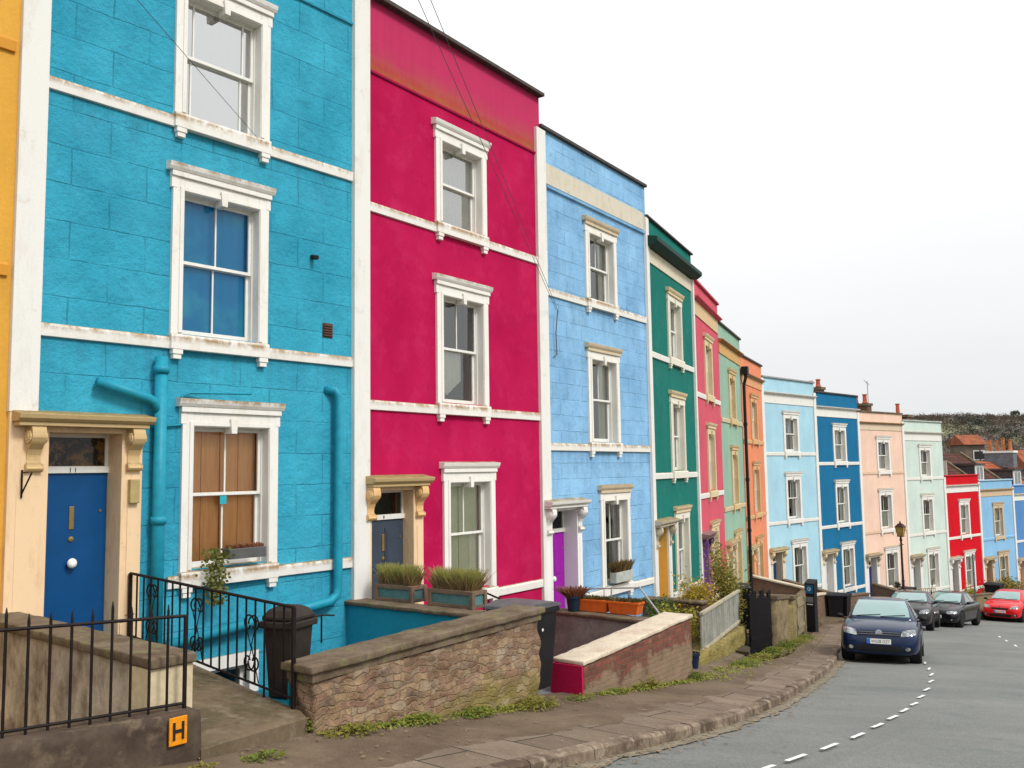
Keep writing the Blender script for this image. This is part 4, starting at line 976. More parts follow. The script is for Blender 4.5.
# 2 plinth with iron railings
pl = empty('railing_fence', (0, 0, 0), 0, 'black iron railings on a dark low plinth in the left foreground', 'railing')
wallrun('plinth', [(s, 3.74) for s in (-6, -4.5, -3, -2.2, -1.4, -.7, -.12)], .3, [g(s)-.3 for s in (-6, -4.5, -3, -2.2, -1.4, -.7, -.12)], [-1.86+(.055*-s) for s in (-6, -4.5, -3, -2.2, -1.4, -.7, -.12)], PLIN, parent=pl, rough_=(.012, 5, .09))
rb = MB().tube([P3(s, 3.58, z=-1.14+(.06*-s)) for s in (-6, -4, -2, -1, -.17)], .014, 6); rb.build('top_rail', IRON, pl)
MB().tube([P3(s, 3.58, z=-1.82+(.057*-s)) for s in (-6, -4, -2, -1, -.17)], .012, 6).build('bottom_rail', IRON, pl)
s = -.17; k = 0
while s > -6:
    zt_ = -1.14+.06*-s+.1+(.05 if k % 5 == 4 else 0); zb_ = -1.87+.055*-s
    p = P3(s, 3.58, z=0)
    hi = zt_ if k else zt_-.1
    MB().tube([(p.x, p.y, zb_), (p.x, p.y, hi-.05), (p.x, p.y, hi)], [.0105, .0105, .003] if k else [.017, .017, .016], 6).build('baluster', IRON, pl)
    s -= .15; k += 1
# 3 hydrant sign
hs = empty('hydrant_sign', P3(-.33, 3.766, z=-1.96), heading(-.2), 'yellow plate with a black letter H on the dark plinth', 'sign')
YEP = plain('hydrant_yellow', (.75, .27, .01), .5, var=.2, vs=20)
MB().box(-.075, .075, -.006, .006, -.105, .105).build('plate', YEP, hs, .003)
MB().box(-.047, -.027, -.013, -.0065, -.065, .068).box(.027, .047, -.013, -.0065, -.065, .068).box(-.027, .027, -.0128, -.0064, -.012, .012).build('letter', DARKPAINT, hs)
# 4 the path to the blue door, a solid slab above the sunken area
def patch(name, pts, z0, z1, m, kind='structure'):
    """pts (s,d) polygon; slab between z0 and z1 (list per point)"""
    n = len(pts); z1 = z1 if isinstance(z1, list) else [z1]*n
    Q = [xy(*p) for p in pts]
    o = MB().add([(q[0], q[1], z0) for q in Q]+[(q[0], q[1], z) for q, z in zip(Q, z1)], [tuple(range(n))[::-1], tuple(range(n, 2*n))]+[(i, (i+1) % n, n+(i+1) % n, n+i) for i in range(n)]).build(name, m)
    return tag(o, kind=kind)
patch('garden_path', [(-.02, 3.3), (1.18, 3.3), (1.42, 0.02), (-.02, .02)], -4.6, [-2.12, -2.2, -1.93, -1.93], CONC)
patch('path_step', [(-.12, 3.75), (1.16, 3.42), (1.18, 3.3), (-.12, 3.3)], -2.9, [-2.155, -2.24, -2.2, -2.12], CONC)
patch('sunken_area_floor', [(1.1, 3.1), (5.0, 3.1), (5.0, 0), (1.1, 0)], -4.8, -4.3, CONC)
# 5 guard railing with scrollwork beside the path
gr = empty('scroll_railing', (0, 0, 0), 0, 'ornate black iron railing with scrolls beside the path to the blue door', 'railing')
GA, GB = (1.24, .1), (1.17, 3.2)
def gp(q, z): 
    s_, d_ = GA[0]+(GB[0]-GA[0])*q, GA[1]+(GB[1]-GA[1])*q
    return P3(s_, d_, z=z)
def gz(q, h): return -1.93-.27*q+h     # ground of the railing + height
top_h = lambda q: .8+.14*q-.0
MB().tube([gp(q/8, gz(q/8, top_h(q/8))) for q in range(9)], .016, 6).build('top_rail', IRON, gr)
MB().tube([gp(q/8, gz(q/8, .1)) for q in range(9)], .012, 6).build('bottom_rail', IRON, gr)
N = 20
for k in range(N+1):
    q = k/N
    rr = .024 if k in (0, N) else .0105
    pp = [gp(q, gz(q, -.1 if k in (0, N, 8, 17) else .1)), gp(q, gz(q, top_h(q)))]
    MB().tube(pp, rr, 6).build('post' if k in (0, N) else 'baluster', IRON, gr)
def scroll_panel(q0, q1):
    """two back-to-back C scrolls with a diagonal, in the plane of the railing"""
    qm = (q0+q1)/2; wq = (q1-q0)/2
    for (c0, hr) in ((.66, 1), (.3, -1)):
        for side in (-1, 1):
            pts = []
            for j in range(22):
                a = j/21*3.6*math.pi/1.9; rr = .105*(1-.72*j/21)
                cx = side*(.05); 
                u = cx+side*rr*math.cos(a)*-1; v = rr*math.sin(a)*hr
                pts.append(gp(qm+u/3.1, gz(qm, c0+v)))
            MB().tube(pts, .009, 5).build('scroll', IRON, gr)
    MB().tube([gp(q0, gz(q0, .12)), gp(qm, gz(qm, .42)), gp(q0+.01, gz(q0, .62))], .006, 5).build('scroll', IRON, gr)
    MB().tube([gp(q1, gz(q1, .12)), gp(qm, gz(qm, .46)), gp(q1-.01, gz(q1, .72))], .006, 5).build('scroll', IRON, gr)
scroll_panel(.12, .2); scroll_panel(.42, .5); scroll_panel(.74, .82)
# return railing along the wall top beyond the bin
MB().tube([P3(1.25, 2.95, z=-1.45), P3(1.9, 2.7, z=-1.47), P3(2.05, 2.72, z=-1.49)], .01, 6).build('rail_return', IRON, gr)
MB().tube([P3(1.9, 2.7, z=-1.47), P3(1.9, 2.7, z=-1.75)], .01, 6).build('rail_return', IRON, gr)
# 6 rubble front wall of the turquoise house
ss = (1.22, 2.0, 2.9, 3.8, 4.62)
r = walled('stone_wall', 'rubble stone front wall with moulded brown coping before the turquoise house',
           [(s, 3.42) for s in ss], .34, [g(s)-.3 for s in ss], [-1.93, -1.9, -1.87, -1.85, -1.83], RUB, COPE, .075, .06, rough_=(.045, 6, .05))
wallrun('coping_underbed', [(s, 3.42) for s in ss], .34, [-1.932, -1.902, -1.872, -1.852, -1.832], [-1.85-.0, -1.83, -1.8, -1.78, -1.76], COPE, over=.02, parent=r)
for c in [x for x in col.objects if x.parent == r and x.name.startswith('coping') and 'under' not in x.name]: c.location.z = .075
wallrun('wall_lining', [(s, 3.07) for s in (1.22, 2.9, 4.6)], .02, -4.4, -1.95, TQW, parent=r)
# 7 turquoise party wall with brown coping
walled('party_wall', 'turquoise painted garden wall with brown coping below the two plant troughs', [(4.84, 3.1), (4.86, 0)], .26, -4.6, [-1.9, -1.9], TQW, COPE, .06, .05)
# 8 plant troughs on it
TRW = two('weathered_trough_wood', (.26, .17, .11), (.17, .12, .09), 4)
TRP = plain('teal_trough_panel', (.09, .2, .2), .6, var=.2)
LAV = foliage('lavender_green', (.5, .44, .12), (.34, .36, .12), 8, .4); LAVB = foliage('lavender_brown', (.42, .28, .14), (.32, .2, .11), 8, .3)
def tuft(mb, cx, cy, z, hx, hy, n, h, lean=.35, w=.006):
    for _ in range(n):
        x = cx+random.uniform(-hx, hx); y = cy+random.uniform(-hy, hy); L = h*random.uniform(.6, 1.08)
        ax = (x-cx)/max(hx, .01)*lean+random.gauss(0, .22); ay = (y-cy)/max(hy, .01)*lean*.6+random.gauss(0, .16)
        a = random.uniform(0, 3.14); dx, dy = math.cos(a)*w, math.sin(a)*w
        m_ = (x+ax*L*.45, y+ay*L*.45, z+L*.55); e_ = (x+ax*L, y+ay*L, z+L)
        mb.add([(x-dx, y-dy, z), (x+dx, y+dy, z), (m_[0]+dx*1.3, m_[1]+dy*1.3, m_[2]), (m_[0]-dx*1.3, m_[1]-dy*1.3, m_[2]), (e_[0]+dx*.4, e_[1]+dy*.4, e_[2]), (e_[0]-dx*.4, e_[1]-dy*.4, e_[2])], [(0, 1, 2, 3), (3, 2, 4, 5)])
def trough(loc, rz, L, w, h, label, seed):
    random.seed(seed)
    r = empty('plant_trough', loc, rz, label, 'planter', 'plant troughs on the turquoise wall')
    b = MB().box(-L/2, L/2, -w/2, -w/2+.02, 0, h).box(-L/2, L/2, w/2-.02, w/2, 0, h).box(-L/2, -L/2+.02, -w/2+.02, w/2-.02, 0, h).box(L/2-.02, L/2, -w/2+.02, w/2-.02, 0, h).box(-L/2+.02, L/2-.02, -w/2+.02, w/2-.02, 0, h-.03)
    tr = b.build('trough', TRP, r)
    f = MB()
    for sx in (-1, 1):
        for sy in (-1, 1): f.box(sx*L/2-.03, sx*L/2+.03, sy*w/2-.03, sy*w/2+.03, 0, h+.01)
    for z0, z1 in ((0, .045), (h-.045, h+.012)):
        for sy in (-1, 1): f.box(-L/2+.03, L/2-.03, sy*w/2-.022, sy*w/2+.022, z0+.001, z1)
        for sx in (-1, 1): f.box(sx*L/2-.022, sx*L/2+.022, -w/2+.03, w/2-.03, z0+.001, z1)
    f.build('trough_frame', TRW, tr, .004)
    a = MB(); tuft(a, 0, 0, h-.03, L/2-.05, w/2-.05, 1700, .31, .3, .0042); a.build('foliage', LAV, r, fix=False)
    a = MB(); tuft(a, 0, 0, h-.03, L/2-.03, w/2-.03, 1100, .22, .4, .005); a.build('dry_foliage', LAVB, r, fix=False)
    return r
hd = heading(4.9)
for k, (d, lab) in enumerate(((.72, 'teal and brown wooden trough of lavender nearer the peach doorcase'), (1.78, 'teal and brown wooden trough of lavender below the cream-shuttered window'))):
    p = P3(5.0, d, z=-1.84)
    trough(p, hd-math.pi/2, .68 if k == 0 else .74, .26, .22, lab, 20+k)
# 9 black bins
BINP = plain('black_bin_plastic', (.012, .011, .014), .5, var=.25, vs=6)
BINB = plain('dull_brown_black_bin', (.03, .022, .018), .6, var=.3, vs=6)
def square_bin(loc, rz, label, h=.98, w=.52, m=BINB):
    r = empty('dustbin', loc, rz, label, 'bin')
    b = MB(); k = .78
    vs = []
    for z, q in ((0, k), (h*.86, 1)):
        for sx, sy in ((-1, -1), (1, -1), (1, 1), (-1, 1)): vs.append((sx*w/2*q, sy*w/2*q, z))
    b.add(vs, [(0, 3, 2, 1), (4, 5, 6, 7), (0, 1, 5, 4), (1, 2, 6, 5), (2, 3, 7, 6), (3, 0, 4, 7)]); b.build('bin_body', m, r, .03, seg=3)
    MB().box(-w/2-.03, w/2+.03, -w/2-.03, w/2+.03, h*.8, h*.88).build('rim', m, r, .015)
    l = MB(); vs = []
    for z, q in ((h*.885, 1.08), (h*.93, 1.06), (h*1.0, .82), (h*1.04, .45)):
        for sx, sy in ((-1, -1), (1, -1), (1, 1), (-1, 1)): vs.append((sx*w/2*q, sy*w/2*q, z))
    fs = [(0, 3, 2, 1), (12, 13, 14, 15)]+[(a*4+k_, a*4+(k_+1) % 4, a*4+4+(k_+1) % 4, a*4+4+k_) for a in range(3) for k_ in range(4)]
    l.add(vs, fs).build('lid', m, r, .02, seg=3); return r
def wheelie(loc, rz, label, h=1.07, w=.58, dp=.7, m=BINP, lidm=None, group=None):
    r = empty('wheelie_bin', loc, rz, label, 'bin', group)
    vs = []
    for z, qx, y0, y1 in ((.06, .82, -dp*.36, dp*.34), (h*.55, .92, -dp*.42, dp*.38), (h*.9, 1, -dp*.46, dp*.42), (h*.9, 1.08, -dp*.5, dp*.46), (h*.95, 1.08, -dp*.5, dp*.46)):
        vs += [(-w/2*qx, y0, z), (w/2*qx, y0, z), (w/2*qx, y1, z), (-w/2*qx, y1, z)]
    fs = [(0, 3, 2, 1), (16, 17, 18, 19)]+[(a*4+k_, a*4+(k_+1) % 4, a*4+4+(k_+1) % 4, a*4+4+k_) for a in range(4) for k_ in range(4)]
    b = MB().add(vs, fs).build('bin_body', m, r, .025, seg=3)
    pr = [(-dp*.53, h*.955), (-dp*.53, h*.98), (-dp*.3, h*1.02), (dp*.2, h*1.04), (dp*.5, h*1.0), (dp*.52, h*.955)]
    MB().extrude(pr, -w/2*1.1, w/2*1.1).build('lid', lidm or m, r, .012)
    MB().tube([(-w*.45, dp*.5, h*.9), (-w*.45, dp*.6, h*.93), (w*.45, dp*.6, h*.93), (w*.45, dp*.5, h*.9)], .018, 8).build('handle', m, r)
    for sx in (-1, 1): MB().lathe([(.1, -.03), (.1, .03)], (sx*w*.46, dp*.38, .1), 14, 'x').build('wheel', m, r)
    return r
WMK = plain('white_mark', (.7, .7, .7), .5)
px = P3(1.52, 2.66, z=-2.22); 
square_bin(px, hd+.25, 'squat brown-black dustbin with domed lid behind the scroll railing', 0.86, .36)
patch('bin_ledge', [(1.2, 3.1), (2.1, 3.1), (2.1, 2.2), (1.2, 2.2)], -4.5, -2.22, TQW)
GREYL = plain('grey_bin_lid', (.1, .1, .105), .5)
pb = P3(5.03, 2.86, z=-2.86)
wb = wheelie(pb, heading(5)+math.pi/2+.0, 'black wheelie bin with grey lid at the end of the rubble stone wall', 1.13, .6, .78, lidm=GREYL)
MB().lathe([(.02, 0), (.02, .004)], (-.3, .0, .82), 14, 'x').shift(dx=-.015).build('round_mark', WMK, wb)
# 10 red brick wall with magenta end
ss = (5.74, 6.6, 7.45, 8.3, 9.1)
zt2 = [-2.6, -2.56, -2.52, -2.48, -2.45]
BRK = brickm('red_brown_brick', (.27, .095, .065), (.16, .07, .05), (.17, .12, .09), patch=(.27, .19, .13))
CRC = two('cream_coping_paint', (.66, .58, .45), (.5, .4, .29), 2.5, lo=.45, hi=.7, bump=.15)
r = walled('brick_wall', 'red brick front wall with cream coping and magenta painted end', [(s, 3.3) for s in ss], .45, [g(s)-.3 for s in ss], zt2, BRK, CRC, .06, .03, rough_=(.018, 7, .06))
wallrun('painted_end', [(5.708, 3.32), (5.708, 2.82)], .03, g(5.9)-.1, -2.6, paint('magenta_end_paint', (.5, .01, .07)), parent=r)
patch('front_yard', [(4.95, 3.3), (5.87, 3.3), (6.6, 0), (4.95, 0)], -4.6, [-3.0, -3.05, -2.75, -2.75], two('blue_grey_slab', (.2, .215, .22), (.15, .15, .15), 2))
patch('front_yard', [(5.88, 2.83), (9.7, 2.83), (9.7, 0), (6.6, 0)], -4.8, -3.9, CONC)
# handrail in the magenta house's yard
hr = MB().tube([P3(6.7, .9, z=-1.9), P3(6.6, 1.9, z=-2.15)], .015, 6).tube([P3(6.7, .9, z=-1.9), P3(6.7, .9, z=-2.8)], .015, 6).tube([P3(6.6, 1.9, z=-2.15), P3(6.6, 1.9, z=-3.0)], .015, 6).tube([P3(6.7, .9, z=-2.3), P3(6.6, 1.9, z=-2.55)], .01, 6)
tag(hr.build('handrail', IRON), 'thin black metal handrail beside the bin in the magenta house yard', 'handrail')
# 11 party wall with orange troughs and a pot
GREYW = two('dark_grey_render', (.27, .26, .24), (.17, .16, .145), 1.5)
walled('party_wall', 'dark grey garden wall with brown coping below the orange troughs', [(9.7, 2.5), (9.9, 0)], .28, -4.9, [-2.68, -2.66], GREYW, COPE, .06, .05)
TERO = plain('orange_terracotta', (.62, .13, .02), .65, var=.15)
HEA = foliage('heather_red', (.32, .09, .06), (.2, .13, .05), 9, .2); HEG = foliage('heather_green', (.12, .15, .04), (.2, .12, .05), 9, .2)
for k, (d, lab) in enumerate(((1.1, 'orange terracotta trough with heather, the one nearer the purple door'), (1.72, 'orange terracotta trough with heather, the one nearer the street'))):
    random.seed(40+k)
    r = empty('orange_trough', P3(9.86, d, z=-2.6), heading(9.9)-math.pi/2, lab, 'planter', 'orange troughs on the grey wall')
    b = MB(); vs = []
    for z, q in ((0, .88), (.18, 1), (.18, 1.06), (.215, 1.06)):
        for sx, sy in ((-1, -1), (1, -1), (1, 1), (-1, 1)): vs.append((sx*.3*q, sy*.13*q, z))
    b.add(vs, [(0, 3, 2, 1), (12, 13, 14, 15)]+[(a*4+k_, a*4+(k_+1) % 4, a*4+4+(k_+1) % 4, a*4+4+k_) for a in range(3) for k_ in range(4)])
    b.build('trough', TERO, r, .01)
    a = MB(); tuft(a, 0, 0, .2, .28, .1, 380, .08, .6, .008); a.build('foliage', HEG, r, fix=False)
def potplant(loc, h, r1, m, label, fol, n=260, fh=.22, name='flower_pot', seed=1, w=.012):
    random.seed(seed)
    r = empty(name, loc, 0, label, 'plant pot')
    MB().lathe([(r1*.7, 0), (r1*.95, h*.85), (r1*1.05, h*.85), (r1*1.05, h), (r1*.9, h), (r1*.85, h*.8)], n=18).build('pot', m, r)
    a = MB(); tuft(a, 0, 0, h*.85, r1*.8, r1*.8, n, fh, 1.0, w); a.build('foliage', fol, r, fix=False); return r
potplant(P3(9.72, .72, z=-2.6), .27, .15, plain('dark_blue_pot', (.015, .03, .05), .4), 'dark blue pot of red heather beside the orange troughs', HEA, 300, .2, seed=5)
fr_ = MB()
for a, b_ in (((9.9, .8, -2.55), (9.9, .85, -2.2)), ((9.9, 1.4, -2.55), (9.9, 1.42, -2.15)), ((9.95, 1.95, -2.12), (9.75, 2.5, -2.62)), ((9.9, .85, -2.22), (9.95, 1.95, -2.14))):
    fr_.tube([P3(a[0], a[1], z=a[2]), P3(b_[0], b_[1], z=b_[2])], .016, 6)
tag(fr_.build('metal_frame', plain('pale_grey_metal', (.35, .36, .36), .5)), 'bent grey metal frame leaning over the orange troughs', 'metal frame')
# window boxes
def window_box(root, x0, x1, z, mm, label_f, fol, n=260, fh=.14, trail=None, h=.16):
    b = MB().box(x0, x1, -.2, -.04, z, z+h).shift(dz=TH0).build('window_box', mm, root, .008)
    a = MB(); tuft(a, (x0+x1)/2, -.12, z+h-.02, (x1-x0)/2-.03, .06, n, fh, .4, .009); a.shift(dz=TH0).build('foliage', fol, b, fix=False)
    return b
random.seed(31)
window_box(H_T, 2.5, 3.05, -2.77, plain('slate_window_box', (.1, .1, .1), .6), '', HEA, 240, .07, h=.13)
random.seed(32)
tf = MB()
for _ in range(420):
    q = random.random(); x = 2.3+random.gauss(0, .11-.05*q); z = -2.62-q*.68; y = -.16-random.uniform(0, .1)
    a = random.uniform(0, 3.14); r_ = random.uniform(.015, .032)
    tf.quad((x-math.cos(a)*r_, y, z-math.sin(a)*r_), (x+math.sin(a)*r_*.6, y-.012, z-math.cos(a)*r_*.6), (x+math.cos(a)*r_, y, z+math.sin(a)*r_), (x-math.sin(a)*r_*.6, y+.012, z+math.cos(a)*r_*.6))
tf.shift(dz=TH0).build('foliage', foliage('trailing_leaves', (.2, .2, .04), (.12, .14, .04), 9, .3), H_T, fix=False)
random.seed(33)
window_box(H_C, 2.5, 3.3, -2.95, plain('pale_window_box', (.42, .44, .4), .6), '', foliage('brown_red_leaves', (.26, .12, .06), (.14, .14, .05), 8, .2), 480, .24, h=.22)
# 12 light blue house: low white-capped wall towards the panel fence
walled('party_wall', 'low brown wall with white coping beside the yellow door', [(14.25, 1.5), (14.35, 0)], .26, -5.2, [-3.0, -3.0], two('brown_wall', (.2, .1, .07), (.14, .09, .06), 2), COPE, .06, .05)
patch('front_yard', [(10.0, 3.3), (14.0, 2.4), (14.2, 0), (10.0, 0)], -5.2, [-3.55, -4.0, -3.6, -3.3], CONC)
patch('front_yard', [(14.3, 2.4), (19.0, 1.5), (19.0, 0), (14.3, 0)], -5.8, [-4.0, -4.5, -4.1, -3.9], SOIL)
patch('front_yard', [(19.0, 1.8), (30.0, 2.3), (30.0, 0), (19.0, 0)], -7.4, [-4.65, -5.75, -5.7, -4.5], CONC)
patch('front_yard', [(30.0, 2.3), (68.0, 1.8), (68.0, 0), (50.0, 0), (30.0, 0)], -11, [-5.8, -9.2, -9.2, -7.7, -5.75], CONC)
# stone bank wall with grey panel fence on it (both run straight, the street bends)
_fa, _fb = Vector(xy(11.1, 2.56)), Vector(xy(15.8, 1.82))
_ft = [sd_of(*(_fa.lerp(_fb, q/20))) for q in range(-2, 24)]
def fence_d(s): return float(np.interp(s, [a for a, b in _ft], [b for a, b in _ft]))
sb = (10.7, 12, 13.3, 14.6, 15.9)
db = tuple(fence_d(q)+.13 for q in sb)
wallrun('bank_wall', list(zip(sb, db)), .4, [g(s)-.3 for s in sb], [-3.42, -3.47, -3.55, -3.64, -3.72], RUB, 'low mossy stone bank wall under the grey panel fence', 'wall', rough_=(.07, 4, .09))
pf = empty('panel_fence', (0, 0, 0), 0, 'weathered grey board fence with pale rail on the stone bank', 'fence')
GPF = two('weathered_grey_boards', (.36, .36, .32), (.22, .22, .19), 2, c3=(.28, .27, .2))
s_ = 11.45; k = 0
while s_ < 15.6:
    d_ = fence_d(s_)
    zt_ = -2.78-.03*(s_-11.1)-.004*(k % 2); zb_ = float(np.interp(s_, (11, 17), (-3.42, -3.75)))
    d2 = fence_d(s_+.24)
    wallrun('board', [(s_, d_), (s_+.24, d2)], .03, zb_, [zt_, zt_-.008], GPF, parent=pf)
    s_ += .25; k += 1
for dz_, hh in ((0.0, .05), (-.68, .05)):
    wallrun('rail', [(s, fence_d(s)+.035) for s in (11.43, 11.9, 12.7, 13.5, 14.3, 15.1, 15.7)], .07, [-2.78-.03*(s-11.1)+(dz_ if dz_ == 0 else dz_+.0*s) for s in (11.43, 11.9, 12.7, 13.5, 14.3, 15.1, 15.7)], [-2.78-.03*(s-11.1)+dz_+hh for s in (11.43, 11.9, 12.7, 13.5, 14.3, 15.1, 15.7)], two('pale_rail', (.5, .45, .33), (.38, .34, .25), 3), parent=pf)
potplant(P3(10.35, 2.75, z=g(10.35)+.02), .3, .14, plain('navy_bucket', (.01, .02, .05), .4), 'small dark blue bucket at the foot of the brick wall', HEG, 40, .05, 'bucket', 6)
# shrubs
def shrub(name, s, d, z, rx, ry, rz_, n, mat_, label, leaf=.03, seed=1, stems=7, cat='shrub', stm=None):
    random.seed(seed)
    r = empty(name, P3(s, d, z=z), heading(s), label, cat)
    st = MB()
    tips = []
    for k in range(stems):
        a = random.uniform(0, 6.28); q = random.uniform(.3, .8)
        tip = Vector((math.cos(a)*rx*q, math.sin(a)*ry*q, rz_*2*random.uniform(.55, .95))); tips.append(tip)
        st.tube([(random.uniform(-.04, .04), random.uniform(-.04, .04), 0), (tip.x*.35, tip.y*.35, tip.z*.5), tip], [.016, .01, .004], 5)
    st.build('stem', stm or BARK, r)
    lv = MB(); cl = [(Vector((random.gauss(0, .42)*rx, random.gauss(0, .42)*ry, rz_*(1+random.gauss(0, .42)))), random.uniform(.16, .34)) for _ in range(26)]+[(t_, .2) for t_ in tips]
    for _ in range(n):
        c_, rr = random.choice(cl)
        p = c_+Vector((random.gauss(0, rr*rx), random.gauss(0, rr*ry), random.gauss(0, rr*rz_)))
        if p.z < .02: p.z = random.uniform(.02, .2)
        u = Vector((random.gauss(0, 1), random.gauss(0, 1), random.gauss(0, .6))).normalized(); v_ = u.cross(Vector((random.gauss(0, 1), random.gauss(0, 1), random.gauss(0, 1)))).normalized()
        L = leaf*random.uniform(.6, 1.4)
        lv.quad(p-u*L, p+v_*L*.45, p+u*L, p-v_*L*.45)
    lv.build('foliage', mat_, r, fix=False); return r
BARK = two('brown_bark', (.12, .08, .05), (.07, .05, .035), 6)
YG = foliage('yellow_green_leaves', (.5, .44, .05), (.34, .34, .06), 4, .3)
OG = foliage('olive_leaves', (.24, .26, .05), (.4, .3, .07), 5, .3)
GG = foliage('green_leaves', (.09, .15, .03), (.15, .18, .05), 5, .25)
shrub('shrub', 12.1, 1.75, -3.75, .55, .3, .5, 3200, YG, 'bright yellow-green shrub behind the near end of the panel fence', .035, 51)
shrub('shrub', 14.6, 1.15, -3.85, .8, .35, .6, 4200, foliage('golden_leaves', (.55, .36, .04), (.4, .33, .05), 4, .3), 'golden-leaved shrub behind the far end of the panel fence', .035, 52)
shrub('shrub', 17.4, 1.1, -4.2, .7, .5, 1.0, 4200, OG, 'tall loose olive shrub beside the purple doorcase', .04, 53)
shrub('shrub', 13.2, .9, -3.7, .5, .35, .45, 1800, GG, 'dark green bush under the teal house ground window', .035, 54)
shrub('shrub', 10.6, .5, -3.2, .25, .2, .35, 700, GG, 'small dark bush at the foot of the yellow doorcase', .03, 55)
# ---- black boarded gate, bins and piers farther down
GBLK = plain('black_gate_paint', (.008, .007, .008), .7, var=.3, spec=.08)
gt = empty('black_gate', (0, 0, 0), 0, 'black boarded gate leaning between the bank wall and the stone pier', 'gate')
k = 0
for s_, d_ in ((15.5, 2.12), (15.8, 2.12), (16.1, 2.12), (16.4, 2.12), (16.7, 2.12), (17.0, 2.12), (17.3, 2.12), (17.6, 2.12)):
    wallrun('board', [(s_, d_), (s_+.28, d_+.02)], .04, g(s_)-.0, [g(s_)+1.32+.12*math.sin(k*1.9), g(s_)+1.32+.12*math.sin(k*1.9+.6)], GBLK, parent=gt); k += 1
wallrun('cross_rail', [(15.45, 2.15), (17.9, 2.15)], .03, [g(15.5)+.3, g(17.9)+.3], [g(15.5)+.4, g(17.9)+.4], GBLK, parent=gt)
0 and wallrun('brace', [(16.0, 2.15), (17.8, 2.15)], .02, [g(16)+.95, g(17.8)+1.3], [g(16)+1.0, g(17.8)+1.35], plain('lime_trim', (.1, .1, .05), .6), parent=gt)
wheelie(P3(18.2, 1.2, z=g(18.2)+.4), heading(18)-1.2, 'black wheelie bin standing behind the black boarded gate', 1.15, .62, .75)
PIER = two('mossy_sandstone', (.3, .22, .13), (.19, .15, .09), 2.2, c3=(.25, .23, .08), bump=.6)
for (s0_, s1_, hh, lab, nm) in ((18.3, 20.6, 1.25, 'tall mossy sandstone pier beside the black boarded gate', 'stone_pier'), (22.3, 23.1, 1.2, 'dark square stone gate pier left of the wooden gate', 'stone_pier')):
    r = empty(nm, (0, 0, 0), 0, lab, 'pier', 'stone piers along the pavement')
    wallrun('shaft', [(s0_, 2.2), ((s0_+s1_)/2, 2.22), (s1_, 2.24)], .5, [g(s0_)-.2, g(s1_)-.2, g(s1_)-.2], [g(s0_)+hh, g(s0_)+hh-.1, g(s1_)+hh], PIER, parent=r, rough_=(.05, 4, .09))
    wallrun('cap', [(s0_, 2.2), (s1_, 2.24)], .5, [g(s0_)+hh-.02, g(s1_)+hh-.02], [g(s0_)+hh+.08, g(s1_)+hh+.08], COPE, parent=r, over=.05)
wallrun('stone_wall', [(20.6, 2.2), (22.3, 2.2)], .35, g(22.3)-.3, [g(20.6)+1.0, g(22.3)+1.0], RUB, 'short mossy rubble wall between the two stone piers', 'wall', rough_=(.05, 5, .08))
wg = empty('wooden_gate', (0, 0, 0), 0, 'weathered plank gate just left of the parking meter', 'gate')
GW = two('weathered_gate_wood', (.34, .28, .17), (.22, .19, .12), 3)
s_ = 23.3
while s_ < 26.3:
    wallrun('board', [(s_, 2.25), (s_+.2, 2.25)], .03, g(s_)+.03, g(s_)+1.15, GW, parent=wg); s_ += .22
for hh in (.25, .9): wallrun('rail', [(23.3, 2.285), (26.4, 2.285)], .03, [g(23.3)+hh, g(26.4)+hh], [g(23.3)+hh+.1, g(26.4)+hh+.1], GW, parent=wg)
walled('front_wall', 'brown front wall with dark coping behind the parking meter', [(26.6, 2.15), (28.3, 2.15), (30.0, 2.15)], .3, [g(26.6)-.3, g(28.3)-.3, g(30)-.3], [g(26.6)+.95, g(28.3)+1.1, g(30)+1.25], two('brown_rendered_wall', (.24, .15, .1), (.17, .11, .08), 2), COPE, .07, .05)
# parking meter
METER = plain('meter_black', (.012, .014, .018), .35, var=.2)
pmr = empty('parking_meter', P3(25.9, 2.5), heading(26)-math.pi/2-.35, 'black pay and display parking machine with blue panel on the pavement', 'parking meter')
MB().box(-.155, .155, -.12, .12, 0, 1.35).build('column', METER, pmr, .015)
MB().extrude([(-.15, 1.35), (.15, 1.35), (.15, 1.72), (-.15, 1.6)], -.17, .17).build('head', METER, pmr, .01)
MB().box(-.13, .13, -.156, -.15, 1.27, 1.55).build('panel', plain('meter_blue', (.01, .11, .25), .4), pmr)
MB().lathe([(.07, -.16), (.07, -.166)], (0, 0, 1.42), 18, 'y').build('disc', plain('meter_pale_blue', (.25, .55, .75), .4), pmr)
text_mesh('P', .12, 'letter', METER, pmr, (-.035, -.168, 1.38), (R(90), 0, 0))
MB().box(-.12, .12, -.15, -.142, .98, 1.16).build('notice', plain('meter_notice', (.16, .17, .18), .5), pmr)
MB().box(-.1, .1, -.152, -.142, .9, .93).build('slot', WMK, pmr)
